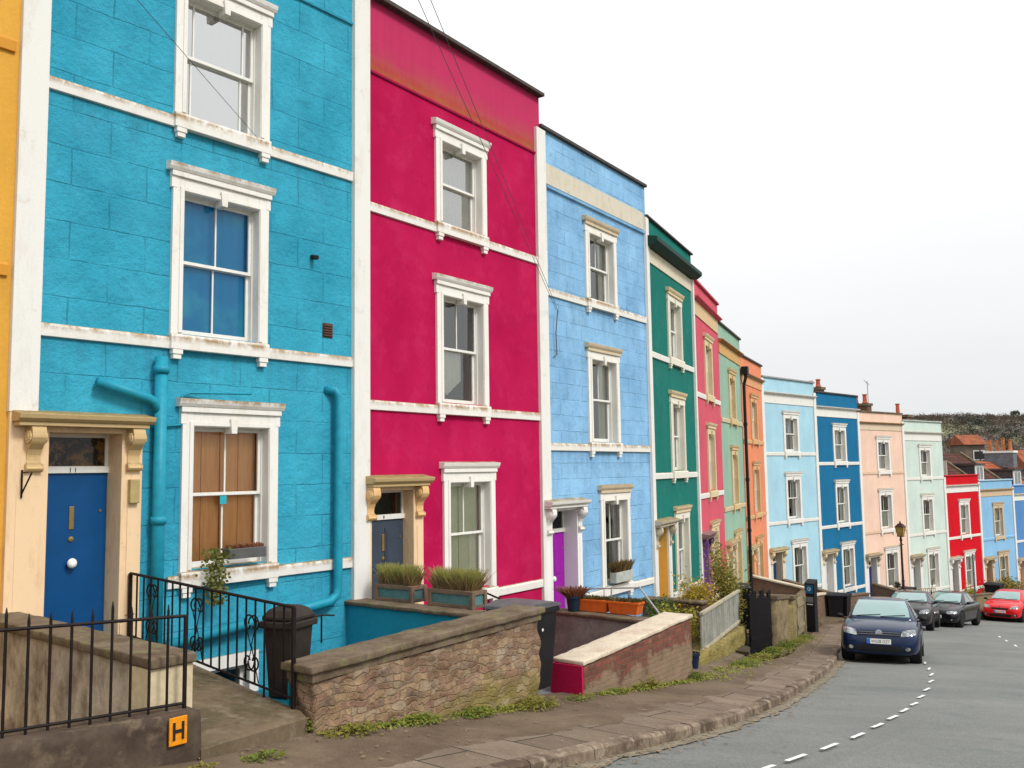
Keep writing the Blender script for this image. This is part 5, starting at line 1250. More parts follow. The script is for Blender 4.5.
# front walls of the far houses
BRK2 = brickm('dull_brown_brick', (.26, .15, .1), (.2, .12, .085), (.2, .16, .12))
far_walls = [(30.6, 34.8, 2.0, .95, 'brown brick front wall with pale coping before the cobalt blue house'), (35.4, 39.3, 1.9, .9, 'brown brick front wall before the peach house'), (44.8, 49, 2.0, .8, 'low stone front wall before the mint house'), (50, 54, 2.0, .85, 'low stone front wall before the red house'), (55, 59, 2.0, .9, 'low stone front wall before the sky blue house'), (60, 64.5, 2.0, .9, 'low stone front wall before the denim blue house')]
for k, (a, b_, d_, hh, lab) in enumerate(far_walls):
    ss = [a, (a+b_)/2, b_]
    walled('front_wall', lab, [(s, d_) for s in ss], .28, [g(s)-.3 for s in ss], [g(a)+hh-.05, g((a+b_)/2)+hh+.05, g(b_)+hh+.1], BRK2 if k < 2 else PIER, CRC if k < 1 else COPE, .07, .04, cope_rough=False, group='front walls of the far houses')
for k, (s_, hh, lab) in enumerate(((29.9, 1.35, 'brown garden wall between the powder blue and cobalt blue houses'), (35.0, 1.15, 'brown garden wall between the cobalt blue and peach houses'), (44.2, 1.0, 'grey garden wall between the peach and mint houses'))):
    walled('party_wall', lab, [(s_, 2.2), (s_+.05, 0)], .26, g(s_)-.5, [g(s_)+hh-.1, g(s_)+hh+.35], BRK2, CRC if k < 1 else COPE, .07, .04, cope_rough=False, group='garden walls between the far houses')
wheelie(P3(34.2, 2.35, .012), heading(34)-1.3, 'black wheelie bin on the pavement before the cobalt blue house', 1.08, .6, .72, group='black bins on the pavement')
wheelie(P3(35.3, 2.3, .012), heading(35)-1.5, 'second black wheelie bin, half hidden behind the blue hatchback', 1.08, .6, .72, group='black bins on the pavement')
wheelie(P3(44.6, 1.5, .2), heading(44)-1.5, 'dark bin between the grey and the black parked cars', 1.1, .6, .72)
wheelie(P3(55.0, 1.6, .2), heading(54)-1.5, 'black bin beside the golden hedge at the red house', 1.3, .8, .9)
# railings of the peach house
pr = empty('garden_railing', (0, 0, 0), 0, 'low tan metal railings before the peach house', 'railing')
TANM = plain('tan_metal', (.4, .26, .14), .6)
MB().tube([P3(s, 1.3, 1.25) for s in (44, 46, 48.2)], .02, 6).build('top_rail', TANM, pr)
MB().tube([P3(s, 1.3, .45) for s in (44, 46, 48.2)], .02, 6).build('bottom_rail', TANM, pr)
for k in range(20): MB().tube([P3(44+k*.22, 1.3, .1), P3(44+k*.22, 1.3, 1.25)], .016, 5).build('baluster', TANM, pr)
wallrun('low_wall', [(39.6, 2.1), (44.1, 2.05)], .25, [g(39.6)-.2, g(44)-.2], [g(39.6)+.35, g(44)+.4], BRK2, 'low brick base wall under the tan railings', 'wall')
hr = MB().tube([P3(46.2, 1.9, .9), P3(46.4, 1.9, 1.25), P3(48.9, .9, 1.7)], .02, 6).tube([P3(46.4, 1.9, 0), P3(46.4, 1.9, 1.25)], .02, 6)
tag(hr.build('handrail', IRON), 'slim black handrail up to the mint house door', 'handrail')
shrub('hedge', 57.5, 1.3, g(57)+.4, 2.2, .5, .62, 3800, foliage('gold_hedge', (.36, .27, .05), (.22, .2, .05), 3, .2), 'golden green hedge behind the red car', .07, 61, cat='hedge')
shrub('shrub', 51.5, 1.6, g(51)+.3, .5, .3, .45, 900, YG, 'small yellow-green bush before the red house', .05, 62)
shrub('potted_bush', 46.1, .3, ZS[9]-3.0, .32, .12, .16, 500, foliage('dark_box_leaves', (.03, .04, .02), (.06, .05, .03), 5, .1), 'dark window plant under the peach house ground window', .04, 63, cat='plant')
# street lamp
lp = empty('street_lamp', P3(41.6, 2.55, .01), heading(41), 'tall Victorian lamp post with glazed lantern before the peach house', 'street lamp')
LPI = plain('lamp_post_paint', (.045, .02, .018), .5, var=.3)
MB().lathe([(.14, 0), (.14, .12), (.11, .16), (.1, .7), (.125, .74), (.07, .84), (.06, 1.6), (.075, 1.64), (.055, 1.7), (.045, 3.45), (.07, 3.5), (.05, 3.56), (.04, 3.7)], n=14).build('post', LPI, lp, smooth=False)
MB().tube([(-.26, 0, 3.28), (.26, 0, 3.28)], .02, 6).build('ladder_bar', LPI, lp)
lan = MB()
vs = []
for z, q in ((3.7, .1), (4.1, .17)):
    for sx, sy in ((-1, -1), (1, -1), (1, 1), (-1, 1)): vs.append((sx*q, sy*q, z))
lan.add(vs, [(0, 3, 2, 1), (0, 1, 5, 4), (1, 2, 6, 5), (2, 3, 7, 6), (3, 0, 4, 7)])
lan.build('lantern_glass', plain('amber_lamp_glass', (.4, .25, .06), .2, var=.2), lp)
fr2 = MB()
for sx, sy in ((-1, -1), (1, -1), (1, 1), (-1, 1)): fr2.tube([(sx*.1, sy*.1, 3.7), (sx*.17, sy*.17, 4.1)], .015, 5)
fr2.box(-.13, .13, -.13, .13, 3.66, 3.7).build('lantern_frame', LPI, lp)
MB().add([(-.2, -.2, 4.1), (.2, -.2, 4.1), (.2, .2, 4.1), (-.2, .2, 4.1), (-.08, -.08, 4.26), (.08, -.08, 4.26), (.08, .08, 4.26), (-.08, .08, 4.26)], [(0, 3, 2, 1), (4, 5, 6, 7), (0, 1, 5, 4), (1, 2, 6, 5), (2, 3, 7, 6), (3, 0, 4, 7)]).lathe([(.05, 4.26), (.04, 4.32), (.015, 4.38)], n=8).build('lantern_roof', LPI, lp)
sp2 = empty('sign_pole', P3(49.6, 2.7, .01), heading(49), 'thin grey pole rising above the black saloon car', 'pole')
MB().tube([(0, 0, 0), (0, 0, 3.1)], .045, 8).build('post', plain('grey_pole', (.13, .15, .15), .5), sp2)
MB().box(-.12, .12, -.06, -.045, 2.75, 3.05).build('plate', plain('plate_grey', (.2, .22, .22), .5), sp2)

# ================================================================= WEEDS
WEED = foliage('weed_green', (.12, .2, .03), (.24, .25, .04), 6, .35); WEEDY = foliage('weed_yellow', (.3, .27, .05), (.2, .18, .04), 6, .3)
random.seed(77)
def weed(s, d, r, h, n, mat_, label, z=None, name='weed'):
    e_ = MB()
    for _ in range(n):
        a = random.uniform(0, 6.28); q = random.random()**.6; x = math.cos(a)*r*q; y = math.sin(a)*r*q*.6; z0 = random.uniform(.0, h)*(1-q*.6)
        L = random.uniform(.012, .034); t1 = random.uniform(0, 6.28); ti = random.uniform(-.7, .7)
        u = Vector((math.cos(t1), math.sin(t1), ti)).normalized()*L; v_ = Vector((-math.sin(t1), math.cos(t1), random.uniform(-.5, .5)))*L*.5
        p = Vector((x, y, z0+.01)); e_.quad(p-u, p+v_, p+u, p-v_)
    tuft(e_, 0, 0, 0, r*.5, r*.4, n//14, h*.9, .9, .004)
    o = e_.build(name, mat_, fix=False); o.location = P3(s, d, z=z) if z is not None else P3(s, d, .012); o.rotation_euler = (0, 0, heading(s))
    return tag(o, label, 'weed', 'weeds along the foot of the garden walls')
WD_ = [(-.35, 4.05, .16, .08, 90, 'green weed at the foot of the dark plinth below the yellow H plate'), (.3, 3.98, .2, .07, 110, 'low weeds in front of the concrete path step'),
       (1.15, 3.35, .12, .28, 160, 'leafy weed at the left end of the rubble stone wall'), (1.5, 3.62, .3, .12, 260, 'broad green weed patch at the left foot of the rubble wall'),
       (2.4, 3.6, .28, .1, 220, 'low weeds left of centre along the rubble wall'), (3.2, 3.6, .3, .12, 260, 'green weeds right of centre along the rubble wall'),
       (4.2, 3.62, .35, .2, 420, 'tall bright weeds at the right end of the rubble wall'), (5.3, 3.5, .25, .07, 160, 'low weeds beside the blue-grey slab'),
       (6.3, 3.45, .22, .08, 160, 'low weeds at the magenta end of the brick wall'), (7.4, 3.42, .12, .3, 150, 'upright bright weed halfway along the brick wall'),
       (9.0, 3.4, .16, .28, 180, 'upright weed at the right end of the brick wall'), (12.2, 3.0, .4, .16, 380, 'green weeds under the near part of the bank wall'),
       (14.0, 2.7, .34, .22, 420, 'dense yellow-green weeds under the middle of the bank wall'), (16.0, 2.5, .36, .28, 460, 'dense weeds at the far end of the bank wall'),
       (18.4, 2.4, .36, .4, 460, 'bright green weeds in front of the black gate'), (20.6, 2.5, .4, .22, 300, 'weeds at the foot of the tall mossy pier'), (23.0, 2.5, .4, .16, 240, 'weeds at the foot of the wooden gate')]
for k, (s, d, r_, h_, n_, lab) in enumerate(WD_): weed(s, d, r_*1.15, h_*.6, int(n_*1.2), WEED if k % 3 else WEEDY, lab)
mo = MB(); random.seed(78)
for _ in range(15000):
    s = random.choice((random.uniform(1.2, 24), random.uniform(9, 24), random.uniform(1.2, 9.2)))
    if 4.7 < s < 5.9: continue
    base = float(np.interp(s, (1.2, 4.6, 5.9, 9.1, 10.7, 12, 14.6, 17.2, 24), (3.48, 3.5, 3.36, 3.36, 3.0, 2.78, 2.4, 2.1, 2.3)))
    cl = noise.noise(Vector((s*1.9, 0, 5)))+.6*noise.noise(Vector((s*6, 2, 5)))
    if cl < random.uniform(-.55, .35): continue
    d = base+abs(random.gauss(0, .1 if s < 9.3 else .26)); p = P3(s, d, .014)
    L = random.uniform(.009, .028); t1 = random.uniform(0, 6.28); u = Vector((math.cos(t1), math.sin(t1), random.uniform(-.4, .9)))*L; v_ = Vector((-math.sin(t1), math.cos(t1), random.uniform(-.3, .3)))*L*.6
    p.z += random.uniform(0, .03+.09*max(0, cl)*(d < base+.12)); mo.quad(p-u, p+v_, p+u, p-v_)
tag(mo.build('moss_and_grass', foliage('moss_leaves', (.2, .26, .03), (.3, .26, .06), 2, .2), fix=False), kind='stuff')
# ================================================================= CARS
def carpaint(name, c, metal=.35):
    return plain(name, c, .35, metal=metal, var=.06, vs=2, bump=0, coat=.6, spec=.15)
CARGLASS = NT('car_glass'); CARGLASS.set(Roughness=.03, Specular_IOR_Level=.9); CARGLASS.color((.035, .055, .055)); CARGLASS.b.inputs['Coat Weight'].default_value = 1; CARGLASS = CARGLASS.m
SCREEN = NT('windscreen_glass'); SCREEN.set(Roughness=.04, Specular_IOR_Level=1.0); SCREEN.color(SCREEN.mix(SCREEN.noise(1.5), (.16, .33, .31), (.09, .2, .2))); SCREEN.b.inputs['Coat Weight'].default_value = 1; SCREEN.b.inputs['Coat IOR'].default_value = 1.9; SCREEN = SCREEN.m
RUBBER = plain('tyre_rubber', (.018, .018, .018), .85); RIMM = plain('alloy_rim', (.35, .36, .37), .35, metal=.8); TRIMB = plain('black_car_trim', (.012, .012, .014), .5)
LENS = NT('headlight_lens'); LENS.set(Roughness=.08, Metallic=.3); LENS.color(LENS.mix(LENS.ramp(LENS.noise(9, detail=3), [(.4, 0.), (.6, 1.)]), (.5, .53, .53), (.13, .14, .15))); LENS.b.inputs['Coat Weight'].default_value = 1; LENS = LENS.m
DIMC = plain('dim_grille_chrome', (.16, .17, .2), .35, metal=.6, bump=0); CHROME = plain('chrome', (.7, .72, .75), .15, metal=1., bump=0); PLATE = plain('plate_white', (.75, .75, .7), .5, var=.03, bump=0); PLB = plain('plate_blue', (.02, .15, .5), .5, bump=0)
def curve_fn(tab):
    xs, ys = zip(*tab); return lambda x: float(np.interp(x, xs, ys))
def car(spec, s, d, yaw=0, label='', group='parked cars'):
    L, Wd, H = spec['L'], spec['W']/2, spec['H']; rw = spec.get('rw', .315); ax1, ax2 = spec['ax']
    # road frame: +x of the car points down the hill (to its tail), +y to the houses
    th = heading(s)+yaw; sl = (g(s+2)-g(s-2))/4*math.cos(yaw)
    X = Vector((math.cos(th), math.sin(th), sl)).normalized(); Y = Vector((-math.sin(th), math.cos(th), 0)); Zv = X.cross(Y)
    root = empty('parked_car', (0, 0, 0), 0, label, 'car', group)
    M = Matrix((X, Y, Zv)).transposed().to_4x4(); M.translation = P3(s, d, -.09); root.matrix_world = M
    pm = spec['paint']
    top, low, wid = curve_fn(spec['top']), curve_fn(spec['low']), curve_fn(spec['wid'])
    xs = spec['xs']; vs = []
    for x in xs:
        t_, l_, w_ = top(x), low(x), wid(x); hgt = t_-l_
        half = [(0, l_), (w_*.8, l_), (w_*.965, l_+.08*hgt/.7), (w_*.995, l_+.3*hgt), (w_, l_+.55*hgt), (w_*.985, l_+.74*hgt), (w_*.95, t_-.075), (w_*.87, t_-.018), (w_*.5, t_+.012), (0, t_+.022)]
        ring = half+[(-y, z) for y, z in half[1:-1]][::-1]
        vs += [(x, y, z) for y, z in ring]
    n = 18; fs = [(i*n+k, i*n+(k+1) % n, (i+1)*n+(k+1) % n, (i+1)*n+k) for i in range(len(xs)-1) for k in range(n)]
    fs += [tuple(range(n))[::-1], tuple((len(xs)-1)*n+k for k in range(n))]
    tmp = MB().add(vs, fs).build('tmp', pm)
    ms_ = tmp.modifiers.new('s', 'SUBSURF'); ms_.levels = ms_.render_levels = 2
    cut = MB()
    for ax in (ax1, ax2):
        for sy in (-1, 1): cut.lathe([(rw+.055, sy*(Wd+.2)), (rw+.055, sy*(Wd-.26))], (ax, 0, rw), 28, 'y')
    cu = cut.build('cut', pm); bo = tmp.modifiers.new('b', 'BOOLEAN'); bo.object = cu; bo.operation = 'DIFFERENCE'; bo.solver = 'EXACT'
    dg = bpy.context.evaluated_depsgraph_get(); me = bpy.data.meshes.new_from_object(tmp.evaluated_get(dg))
    bpy.data.objects.remove(tmp); bpy.data.objects.remove(cu)
    me.polygons.foreach_set('use_smooth', [True]*len(me.polygons))
    body = bpy.data.objects.new('body', me); col.objects.link(body); body.parent = root
    bvh = BVHTree.FromPolygons([v.co for v in me.vertices], [tuple(p.vertices) for p in me.polygons])
    # cabin
    cs = spec['cab']; vs = []; m_ = 16
    for (x, zt_, wb, wt) in cs:
        zb_ = top(x)-.06; zt2 = max(zt_, zb_+.02)
        half = [(0, zb_), (wb, zb_), (wb*.99+wt*.01, zb_+.15*(zt2-zb_)), ((wb+wt)/2, (zb_+zt2)/2), (wt, zt2-.06*min(1, (zt2-zb_)/.3)), (wt*.93, zt2-.014), (wt*.6, zt2+.006), (wt*.25, zt2+.014), (0, zt2+.016)]
        ring = half+[(-y, z) for y, z in half[1:-1]][::-1]
        vs += [(x, y, z) for y, z in ring]
    fs = [(i*m_+k, i*m_+(k+1) % m_, (i+1)*m_+(k+1) % m_, (i+1)*m_+k) for i in range(len(cs)-1) for k in range(m_)]+[tuple(range(m_))[::-1], tuple((len(cs)-1)*m_+k for k in range(m_))]
    cab = MB().add(vs, fs).build('cabin', pm, root, smooth=True)
    dgm = cab.modifiers.new('s', 'SUBSURF'); dgm.levels = dgm.render_levels = 1
    dg = bpy.context.evaluated_depsgraph_get(); cme = bpy.data.meshes.new_from_object(cab.evaluated_get(dg))
    cbvh = BVHTree.FromPolygons([v.co for v in cme.vertices], [tuple(p.vertices) for p in cme.polygons])
    def decal(name, tree, quad, axis, m, off=.006, n=10, parent=None, flip=1, rnd=.0):
        """a thin panel laid on the surface: quad of 4 (p,q) corners; axis 'x' seen from the front, '-x' from behind, 'y'/'-y' from the sides"""
        b = MB(); vs = []; ok = True
        for i in range(n+1):
            for j in range(n+1):
                u, v = i/n, j/n
                if rnd:
                    cu_, cv = u*2-1, v*2-1
                    k_ = 1-rnd*(cu_*cv)**2; u, v = .5+cu_*k_/2, .5+cv*k_/2
                p = [(1-u)*(1-v)*quad[0][a]+u*(1-v)*quad[1][a]+u*v*quad[2][a]+(1-u)*v*quad[3][a] for a in (0, 1)]
                if axis == 'x': o_, dr = Vector((-2, p[0], p[1])), Vector((1, 0, 0))
                elif axis == '-x': o_, dr = Vector((L+2, p[0], p[1])), Vector((-1, 0, 0))
                elif axis == 'y': o_, dr = Vector((p[0], 3, p[1])), Vector((0, -1, 0))
                else: o_, dr = Vector((p[0], -3, p[1])), Vector((0, 1, 0))
                h = tree.ray_cast(o_, dr)
                if h[0] is None: return None
                nn = h[1] if h[1].dot(dr) < 0 else -h[1]
                vs.append(h[0]+nn*off)
        k = n+1; b.add(vs, [(i*k+j, (i+1)*k+j, (i+1)*k+j+1, i*k+j+1) for i in range(n) for j in range(n)])
        return b.build(name, m, parent or root, smooth=True)
    for fn in spec['feat']: fn(decal, bvh, cbvh, root, body)
    for ax in (ax1, ax2):
        for sy in (-1, 1):
            yc = sy*(Wd-.115)
            w_ = MB().lathe([(rw*.62, -.1), (rw*.93, -.1), (rw, -.06), (rw, .06), (rw*.93, .1), (rw*.62, .1)], (ax, yc, rw), 28, 'y').build('wheel', RUBBER, root, smooth=True)
            rm = MB().lathe([(rw*.64, sy*.085), (rw*.6, sy*.07), (rw*.6, -sy*.05)], (ax, yc, rw), 24, 'y', caps=False)
            rm.lathe([(.05, sy*.05), (.05, sy*.085), (.0, sy*.09)], (ax, yc, rw), 12, 'y')
            for k in range(5):
                a = 2*math.pi*k/5+.3
                p0 = (ax+math.cos(a)*.04, yc+sy*.07, rw+math.sin(a)*.04)
                for da in (-.16, .16):
                    p1 = (ax+math.cos(a+da)*rw*.61, yc+sy*.078, rw+math.sin(a+da)*rw*.61); rm.tube([p0, p1], .02, 5)
            rm.build('rim', RIMM, w_)
            MB().lathe([(rw*.6, yc-sy*.03), (rw*.6, yc-sy*.05)], (ax, 0, rw), 20, 'y').build('brake_disc', TRIMB, w_)
            MB().lathe([(rw+.05, yc+sy*.05), (rw+.05, yc-sy*.16)], (ax, 0, rw), 24, 'y', caps=False).build('wheel_arch', TRIMB, root)
    # mirrors
    mx, mz, my = spec['mir']
    for sy in (-1, 1):
        b = MB(); vs = []
        for q, r_ in ((0, .6), (.35, 1), (.8, .95), (1, .6)):
            for k in range(10):
                a = 2*math.pi*k/10; vs.append((mx+q*.12+.0, sy*(my+.07)+math.cos(a)*.085*r_, mz+math.sin(a)*.055*r_))
        b.add(vs, [(i*10+k, i*10+(k+1) % 10, (i+1)*10+(k+1) % 10, (i+1)*10+k) for i in range(3) for k in range(10)]+[tuple(range(10))[::-1], tuple(30+k for k in range(10))])
        b.tube([(mx+.07, sy*(my-.08), mz-.07), (mx+.07, sy*(my+.04), mz-.03)], .025, 6)
        b.build('wing_mirror', TRIMB, root, smooth=True)
    # dark underbody block, put in for the shade beneath the car
    MB().box(.4, L-.3, -Wd*.8, Wd*.8, .16, .3).build('underbody_shade', TRIMB, root)
    return root
def plate(root, x, z, txt, w=.52, h=.112, y0=0):
    r = MB().box(x-.012, x, y0-w/2, y0+w/2, z-h/2, z+h/2).build('number_plate', PLATE, root, .003)
    return r
def std_feats(face):
    f = []
    def run(decal, bvh, cb, root, body):
        q = face
        sc = q['screen']
        decal('windscreen', cb, sc, 'x', SCREEN, .007, 12, rnd=.03)
        for sy in (1, -1):
            for k, w_ in enumerate(q['side']):
                decal('side_window', cb, w_, 'y' if sy > 0 else '-y', CARGLASS, .007, 8)
            hl = q['head']; hq = [(sy*a, b_) for a, b_ in hl]
            decal('headlight', bvh, hq, 'x', LENS, .008, 10, rnd=.12)
            if q.get('fog'):
                fq = [(sy*a, b_) for a, b_ in q['fog']]; fo = decal('fog_recess', bvh, fq, 'x', TRIMB, .006, 6, rnd=.15)
                c_ = [(sy*a, b_) for a, b_ in q['foglamp']]; decal('fog_light', bvh, c_, 'x', LENS, .014, 6, rnd=.3)
            for dz in q.get('doorline', []):
                decal('door_gap', bvh, [(dz-.006, .35), (dz+.006, .35), (dz+.006, .88), (dz-.006, .88)], 'y' if sy > 0 else '-y', TRIMB, .003, 6)
            if q.get('handles'):
                for hx in q['handles']: decal('door_handle', bvh, [(hx-.08, .79), (hx+.08, .79), (hx+.08, .82), (hx-.08, .82)], 'y' if sy > 0 else '-y', body.data.materials[0], .02, 3)
            decal('sill_trim', bvh, [(q['sill'][0], .2), (q['sill'][1], .2), (q['sill'][1], .29), (q['sill'][0], .29)], 'y' if sy > 0 else '-y', TRIMB, .004, 8)
        for nm, quad, m_, off in q['front']: decal(nm, bvh, quad, 'x', m_, off, 12, rnd=.04)
        if q.get('tail'):
            for sy in (1, -1): decal('tail_light', bvh, [(sy*a, b_) for a, b_ in q['tail']], '-x', plain('tail_red', (.4, .01, .01), .2), .008, 6)
        hit = bvh.ray_cast(Vector((-2, 0, q['pz'])), Vector((1, 0, 0)))
        px_ = hit[0].x-.012
        pr_ = plate(root, px_, q['pz'], q['txt'])
        MB().box(px_-.0135, px_-.012, .185, .258, q['pz']-.054, q['pz']+.054).build('blue_band', PLB, pr_)
        M_ = Matrix(((0, 0, -1), (-1, 0, 0), (0, 1, 0)))     # text reads from the front of the car
        tx = text_mesh(q['txt'], .098, 'plate_text', DARKPAINT, pr_, (px_-.0125, .165, q['pz']-.034), M_.to_euler(), .0008)
        bb = max(v.co.x for v in tx.data.vertices); k = .40/bb
        tx.scale = (k, 1.0, 1)
        if q.get('badge') == 'vw':
            bx = bvh.ray_cast(Vector((-2, 0, q['bz'])), Vector((1, 0, 0)))[0].x-.01; zc = q['bz']
            ring = MB(); 
            ring.tube([(bx, .068*math.cos(a), zc+.068*math.sin(a)) for a in [2*math.pi*k_/24 for k_ in range(25)]], .0085, 6)
            P = lambda y, z: (bx-.002, -y*.062, zc+z*.062)
            ring.tube([P(-.38, .88), P(0, .12), P(.38, .88)], .0075, 5)
            ring.tube([P(-.86, .42), P(-.38, -.82), P(0, .0), P(.38, -.82), P(.86, .42)], .0075, 5)
            bd = MB().lathe([(.068, 0), (.066, -.004)], (bx+.004, 0, zc), 24, 'x').build('badge', plain('badge_silver', (.42, .44, .5), .3, metal=.6), root)
            ring.build('badge_letters', CHROME, bd)
        elif q.get('badge'):
            bx = bvh.ray_cast(Vector((-2, 0, q['bz'])), Vector((1, 0, 0)))[0].x-.004
            MB().lathe([(.042, 0), (.04, -.008)], (bx, 0, q['bz']), 20, 'x').build('badge', CHROME, root)
        # wipers
        for y0, y1 in ((.55, .0), (.0, -.55)):
            pts = []
            for k_ in range(6):
                y = y0+(y1-y0)*k_/5; z = sc[0][1]+.0+.05*k_/5
                h_ = cb.ray_cast(Vector((-2, y, z)), Vector((1, 0, 0)))
                if h_[0] is not None: pts.append(h_[0]+Vector((-.02, 0, .01)))
            if len(pts) > 2: MB().tube(pts, .008, 5).build('wiper', TRIMB, root)
    return [run]
HATCH = dict(L=4.2, W=1.79, H=1.48, rw=.315, ax=(.82, 3.4), mir=(1.2, 1.02, .88),
    xs=[0, .05, .14, .3, .5, .8, 1.05, 1.3, 1.8, 2.4, 3.0, 3.6, 3.9, 4.08, 4.17, 4.2],
    top=[(0, .56), (.05, .69), (.14, .76), (.3, .83), (.5, .885), (.8, .945), (1.05, .985), (1.3, .985), (2.4, 1.0), (3.6, 1.02), (3.9, 1.02), (4.08, .98), (4.2, .86)],
    low=[(0, .3), (.05, .2), (.3, .17), (3.9, .19), (4.1, .24), (4.2, .36)],
    wid=[(0, .60), (.05, .73), (.14, .80), (.3, .85), (.5, .875), (.8, .893), (3.4, .895), (3.9, .86), (4.08, .8), (4.2, .7)],
    cab=[(.98, .96, .70, .66), (1.12, 1.06, .765, .70), (1.4, 1.24, .79, .665), (1.7, 1.4, .80, .62), (1.95, 1.47, .805, .585), (2.4, 1.497, .81, .575), (3.0, 1.49, .81, .57), (3.6, 1.44, .79, .56), (3.85, 1.33, .76, .58), (4.02, 1.1, .7, .6), (4.1, 1.0, .66, .6)])
NAVY = carpaint('navy_car_paint', (.002, .015, .058), .2)
golf = dict(HATCH, paint=NAVY, feat=std_feats(dict(
    screen=[(-.67, 1.03), (.67, 1.03), (.545, 1.415), (-.545, 1.415)],
    side=[[(1.45, 1.04), (2.35, 1.04), (2.35, 1.38), (1.92, 1.38)], [(2.42, 1.04), (3.25, 1.05), (3.22, 1.37), (2.42, 1.39)]],
    head=[(.46, .60), (.80, .66), (.78, .79), (.5, .735)], fog=[(.5, .27), (.74, .30), (.72, .40), (.5, .38)], foglamp=[(.56, .3), (.66, .31), (.66, .385), (.56, .375)],
    front=[('grille', [(-.46, .615), (.46, .615), (.48, .715), (-.48, .715)], TRIMB, .005), ('grille_bar', [(-.45, .64), (.45, .64), (.45, .650), (-.45, .650)], DIMC, .009), ('grille_bar', [(-.46, .685), (.46, .685), (.46, .695), (-.46, .695)], DIMC, .009),
           ('lower_grille', [(-.46, .26), (.46, .26), (.5, .4), (-.5, .4)], TRIMB, .005), ('bumper_gap', [(-.6, .595), (.6, .595), (.6, .603), (-.6, .603)], TRIMB, .004)],
    pz=.49, txt='WG08 OZT', badge='vw', bz=.672, doorline=[1.25, 2.38, 3.2], handles=[2.2, 3.1], sill=(1.2, 3.0), tail=[(.45, .75), (.74, .75), (.74, .95), (.45, .92)])))
DGREY = carpaint('dark_grey_car_paint', (.018, .014, .02), .2); BLKC = carpaint('black_car_paint', (.006, .005, .008), .1); REDC = carpaint('red_car_paint', (.6, .004, .01), .0)
car(golf, 16.75, 4.74, 0.02, 'dark blue hatchback parked facing uphill, nearest of the cars')
MPV = dict(HATCH, paint=DGREY, 
    cab=[(.85, 1.03, .70, .66), (1.0, 1.15, .765, .70), (1.3, 1.36, .79, .665), (1.6, 1.53, .80, .63), (1.9, 1.61, .805, .6), (2.4, 1.64, .81, .59), (3.0, 1.63, .81, .585), (3.7, 1.58, .79, .575), (3.9, 1.45, .76, .59), (4.04, 1.2, .7, .6), (4.1, 1.06, .66, .6)],
    feat=std_feats(dict(screen=[(-.67, 1.03), (.67, 1.03), (.55, 1.32), (-.55, 1.32)], side=[[(1.5, 1.04), (2.35, 1.04), (2.35, 1.3), (1.92, 1.3)], [(2.42, 1.04), (3.25, 1.05), (3.22, 1.3), (2.42, 1.31)]],
    head=[(.46, .60), (.80, .66), (.78, .79), (.5, .735)], front=[('grille', [(-.45, .66), (.45, .66), (.46, .76), (-.46, .76)], TRIMB, .005), ('lower_grille', [(-.5, .28), (.5, .28), (.52, .42), (-.52, .42)], TRIMB, .005)],
    pz=.52, txt='WR57 KBN', badge='x', bz=.71, doorline=[1.2, 2.33, 3.3], handles=[2.15, 3.1], sill=(1.2, 3.0), tail=[(.45, .75), (.74, .75), (.74, .95), (.45, .92)])))
MPV['cab'] = [(a, b-.09*min(1, max(0, (b-1.0)/.3)), c, d_) for a, b, c, d_ in HATCH['cab']]
car(MPV, 31.6, 5.28, -.04, 'dark grey hatchback mostly hidden behind the blue hatchback')
SALOON = dict(L=4.5, W=1.82, H=1.42, rw=.33, ax=(.78, 3.55), mir=(1.55, 1.0, .89), paint=BLKC,
    xs=[0, .04, .12, .3, .6, .9, 1.2, 1.5, 2.0, 2.6, 3.2, 3.8, 4.2, 4.38, 4.47, 4.5],
    top=[(0, .5), (.04, .64), (.12, .7), (.3, .76), (.6, .83), (.9, .88), (1.2, .915), (1.5, .94), (2.6, .95), (3.8, .98), (4.2, .98), (4.38, .95), (4.5, .8)],
    low=[(0, .26), (.05, .19), (.3, .16), (4.1, .18), (4.4, .26), (4.5, .38)],
    wid=[(0, .62), (.04, .74), (.12, .81), (.3, .86), (.6, .89), (.9, .905), (3.5, .91), (4.2, .87), (4.38, .82), (4.5, .72)],
    cab=[(1.35, .92, .70, .66), (1.5, 1.02, .76, .69), (1.8, 1.18, .79, .65), (2.1, 1.33, .80, .6), (2.4, 1.4, .805, .57), (2.8, 1.425, .81, .56), (3.2, 1.41, .80, .555), (3.55, 1.33, .78, .56), (3.85, 1.18, .75, .6), (4.1, 1.0, .7, .62), (4.2, .96, .66, .6)],
    feat=std_feats(dict(screen=[(-.66, .99), (.66, .99), (.54, 1.345), (-.54, 1.345)], side=[[(1.9, 1.0), (2.65, 1.0), (2.65, 1.32), (2.35, 1.32)], [(2.72, 1.0), (3.55, 1.01), (3.4, 1.29), (2.72, 1.33)]],
    head=[(.42, .55), (.82, .58), (.80, .69), (.46, .67)], fog=[(.52, .25), (.78, .28), (.76, .38), (.54, .36)], foglamp=[(.6, .29), (.68, .3), (.68, .36), (.6, .35)],
    front=[('grille', [(.03, .53), (.28, .53), (.26, .66), (.05, .66)], TRIMB, .006), ('grille', [(-.28, .53), (-.03, .53), (-.05, .66), (-.26, .66)], TRIMB, .006), ('lower_grille', [(-.48, .23), (.48, .23), (.46, .36), (-.46, .36)], TRIMB, .005)],
    pz=.44, txt='VK06 LDE', badge='x', bz=.685, doorline=[1.6, 2.68, 3.5], handles=[2.5, 3.4], sill=(1.2, 3.2), tail=[(.45, .72), (.78, .72), (.78, .9), (.45, .88)])))
car(SALOON, 38.8, 4.88, .08, 'black saloon car parked facing uphill beside the thin grey pole')
